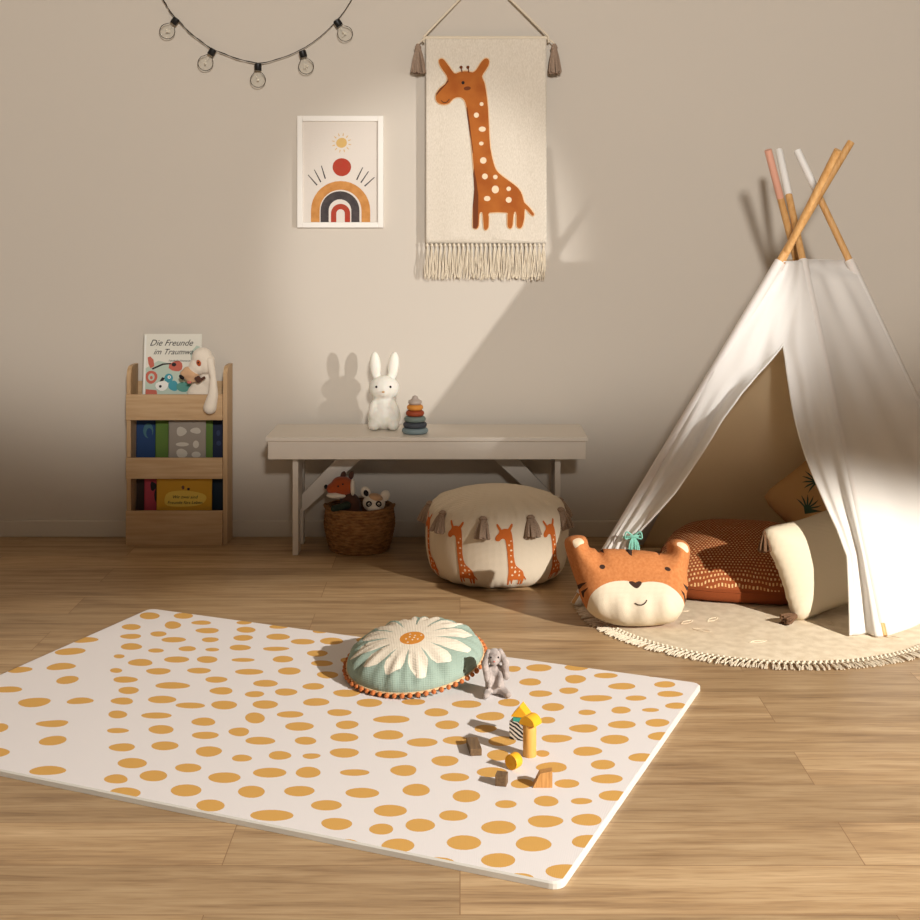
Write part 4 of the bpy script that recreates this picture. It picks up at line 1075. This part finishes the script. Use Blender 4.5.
b = rbox(Vector((sX,sY,Z0)), .038, .026, .043, -.38, .0008)
o = blk('toy_block', b, M['blk_white'], 'white block with black zebra stripes in the rear tower')
mz = M['blk_white'].copy(); mz.name = 'block_zebra'; nt = mz.node_tree
wv = nt.nodes.new('ShaderNodeTexWave'); wv.inputs['Scale'].default_value = 62; wv.inputs['Distortion'].default_value = 3; wv.inputs['Detail'].default_value = 1; wv.bands_direction = 'DIAGONAL'
rm = nt.nodes.new('ShaderNodeValToRGB'); rm.color_ramp.interpolation = 'CONSTANT'; rm.color_ramp.elements[0].color = rgb(46,42,38); rm.color_ramp.elements[1].position = .5; rm.color_ramp.elements[1].color = rgb(225,218,205)
tc = nt.nodes.new('ShaderNodeTexCoord'); nt.links.new(tc.outputs['Object'], wv.inputs['Vector']); nt.links.new(wv.outputs['Fac'], rm.inputs[0]); nt.links.new(rm.outputs[0], nt.nodes['Principled BSDF'].inputs['Base Color'])
o.data.materials[0] = mz
b = rbox(Vector((sX+.002,sY,Z0+.0434)), .026, .022, .011, -.30, .0006)
blk('toy_block', b, M['blk_turq'], 'small turquoise block between striped block and orange roof')
mt = Matrix.Translation(Vector((sX+.006,sY,Z0+.0548))) @ Matrix.Rotation(-.30, 4, 'Z')
b = B(); pr = [(-.022,0),(.022,0),(0,.026)]
v = [mt @ Vector((x,y,z)) for y in (-.014,.022) for x, z in pr]
b.add(v, [(0,1,2),(5,4,3),(0,3,4,1),(1,4,5,2),(2,5,3,0)])
blk('toy_roof', b, M['blk_yellow'], 'orange triangular roof block topping the rear tower')

# ------------------------------------------------------------------ camera
cam = bpy.data.cameras.new('camera'); co = bpy.data.objects.new('camera', cam); C.objects.link(co)
co.location = (0, 0, H_CAM); co.rotation_euler = (PI/2, 0, 0)
cam.sensor_width = 36; cam.lens = F_PX/920*36; cam.shift_y = -(460-HY)/920; cam.clip_start = .05
S.camera = co

# ------------------------------------------------------------------ lights
def spot(name, loc, target, power, size, blend, radius, col, scale=(1,1,1)):
    l = bpy.data.lights.new(name, 'SPOT'); l.energy = power; l.spot_size = math.radians(size); l.spot_blend = blend; l.shadow_soft_size = radius; l.color = col
    o = bpy.data.objects.new(name, l); C.objects.link(o); o.location = loc
    o.rotation_euler = (Vector(target)-Vector(loc)).to_track_quat('-Z', 'Y').to_euler(); o.scale = scale; return o
def area(name, loc, target, power, sx_, sy_, col):
    l = bpy.data.lights.new(name, 'AREA'); l.energy = power; l.shape = 'RECTANGLE'; l.size = sx_; l.size_y = sy_; l.color = col
    o = bpy.data.objects.new(name, l); C.objects.link(o); o.location = loc
    o.rotation_euler = (Vector(target)-Vector(loc)).to_track_quat('-Z', 'Y').to_euler(); return o
kl = spot('key_lamp', (5.0, -.85, 3.25), (.52, 2.80, 0), 3500, 54, .36, .06, (1,.955,.89), (1,.29,1))
kl.rotation_euler = (kl.rotation_euler.to_matrix() @ Matrix.Rotation(math.radians(-10), 3, 'Z')).to_euler()
spot('low_lamp', (4.31, .74, 1.25), (-.10, 5.3, 1.09), 820, 14.8, .6, .045, (1,.985,.97), (.62,1,1))
spot('wall_fill', (.5, -1.5, 2.7), (-.1, 5.3, 2.36), 1060, 66, .30, .22, (1,.97,.935), (1,.5,1))  # added fill spot behind the camera, brightens the upper wall
w = bpy.data.worlds.new('room_air'); S.world = w; w.use_nodes = True
w.node_tree.nodes['Background'].inputs[0].default_value = (1,.95,.89,1); w.node_tree.nodes['Background'].inputs[1].default_value = .22
S.view_settings.view_transform = 'Standard'; S.view_settings.look = 'None'; S.view_settings.gamma = 1; S.view_settings.exposure = 0
try: S.view_settings.use_curve_mapping = False
except Exception: pass
S.cycles.max_bounces = 8
try: S.cycles.use_denoising = True
except Exception: pass
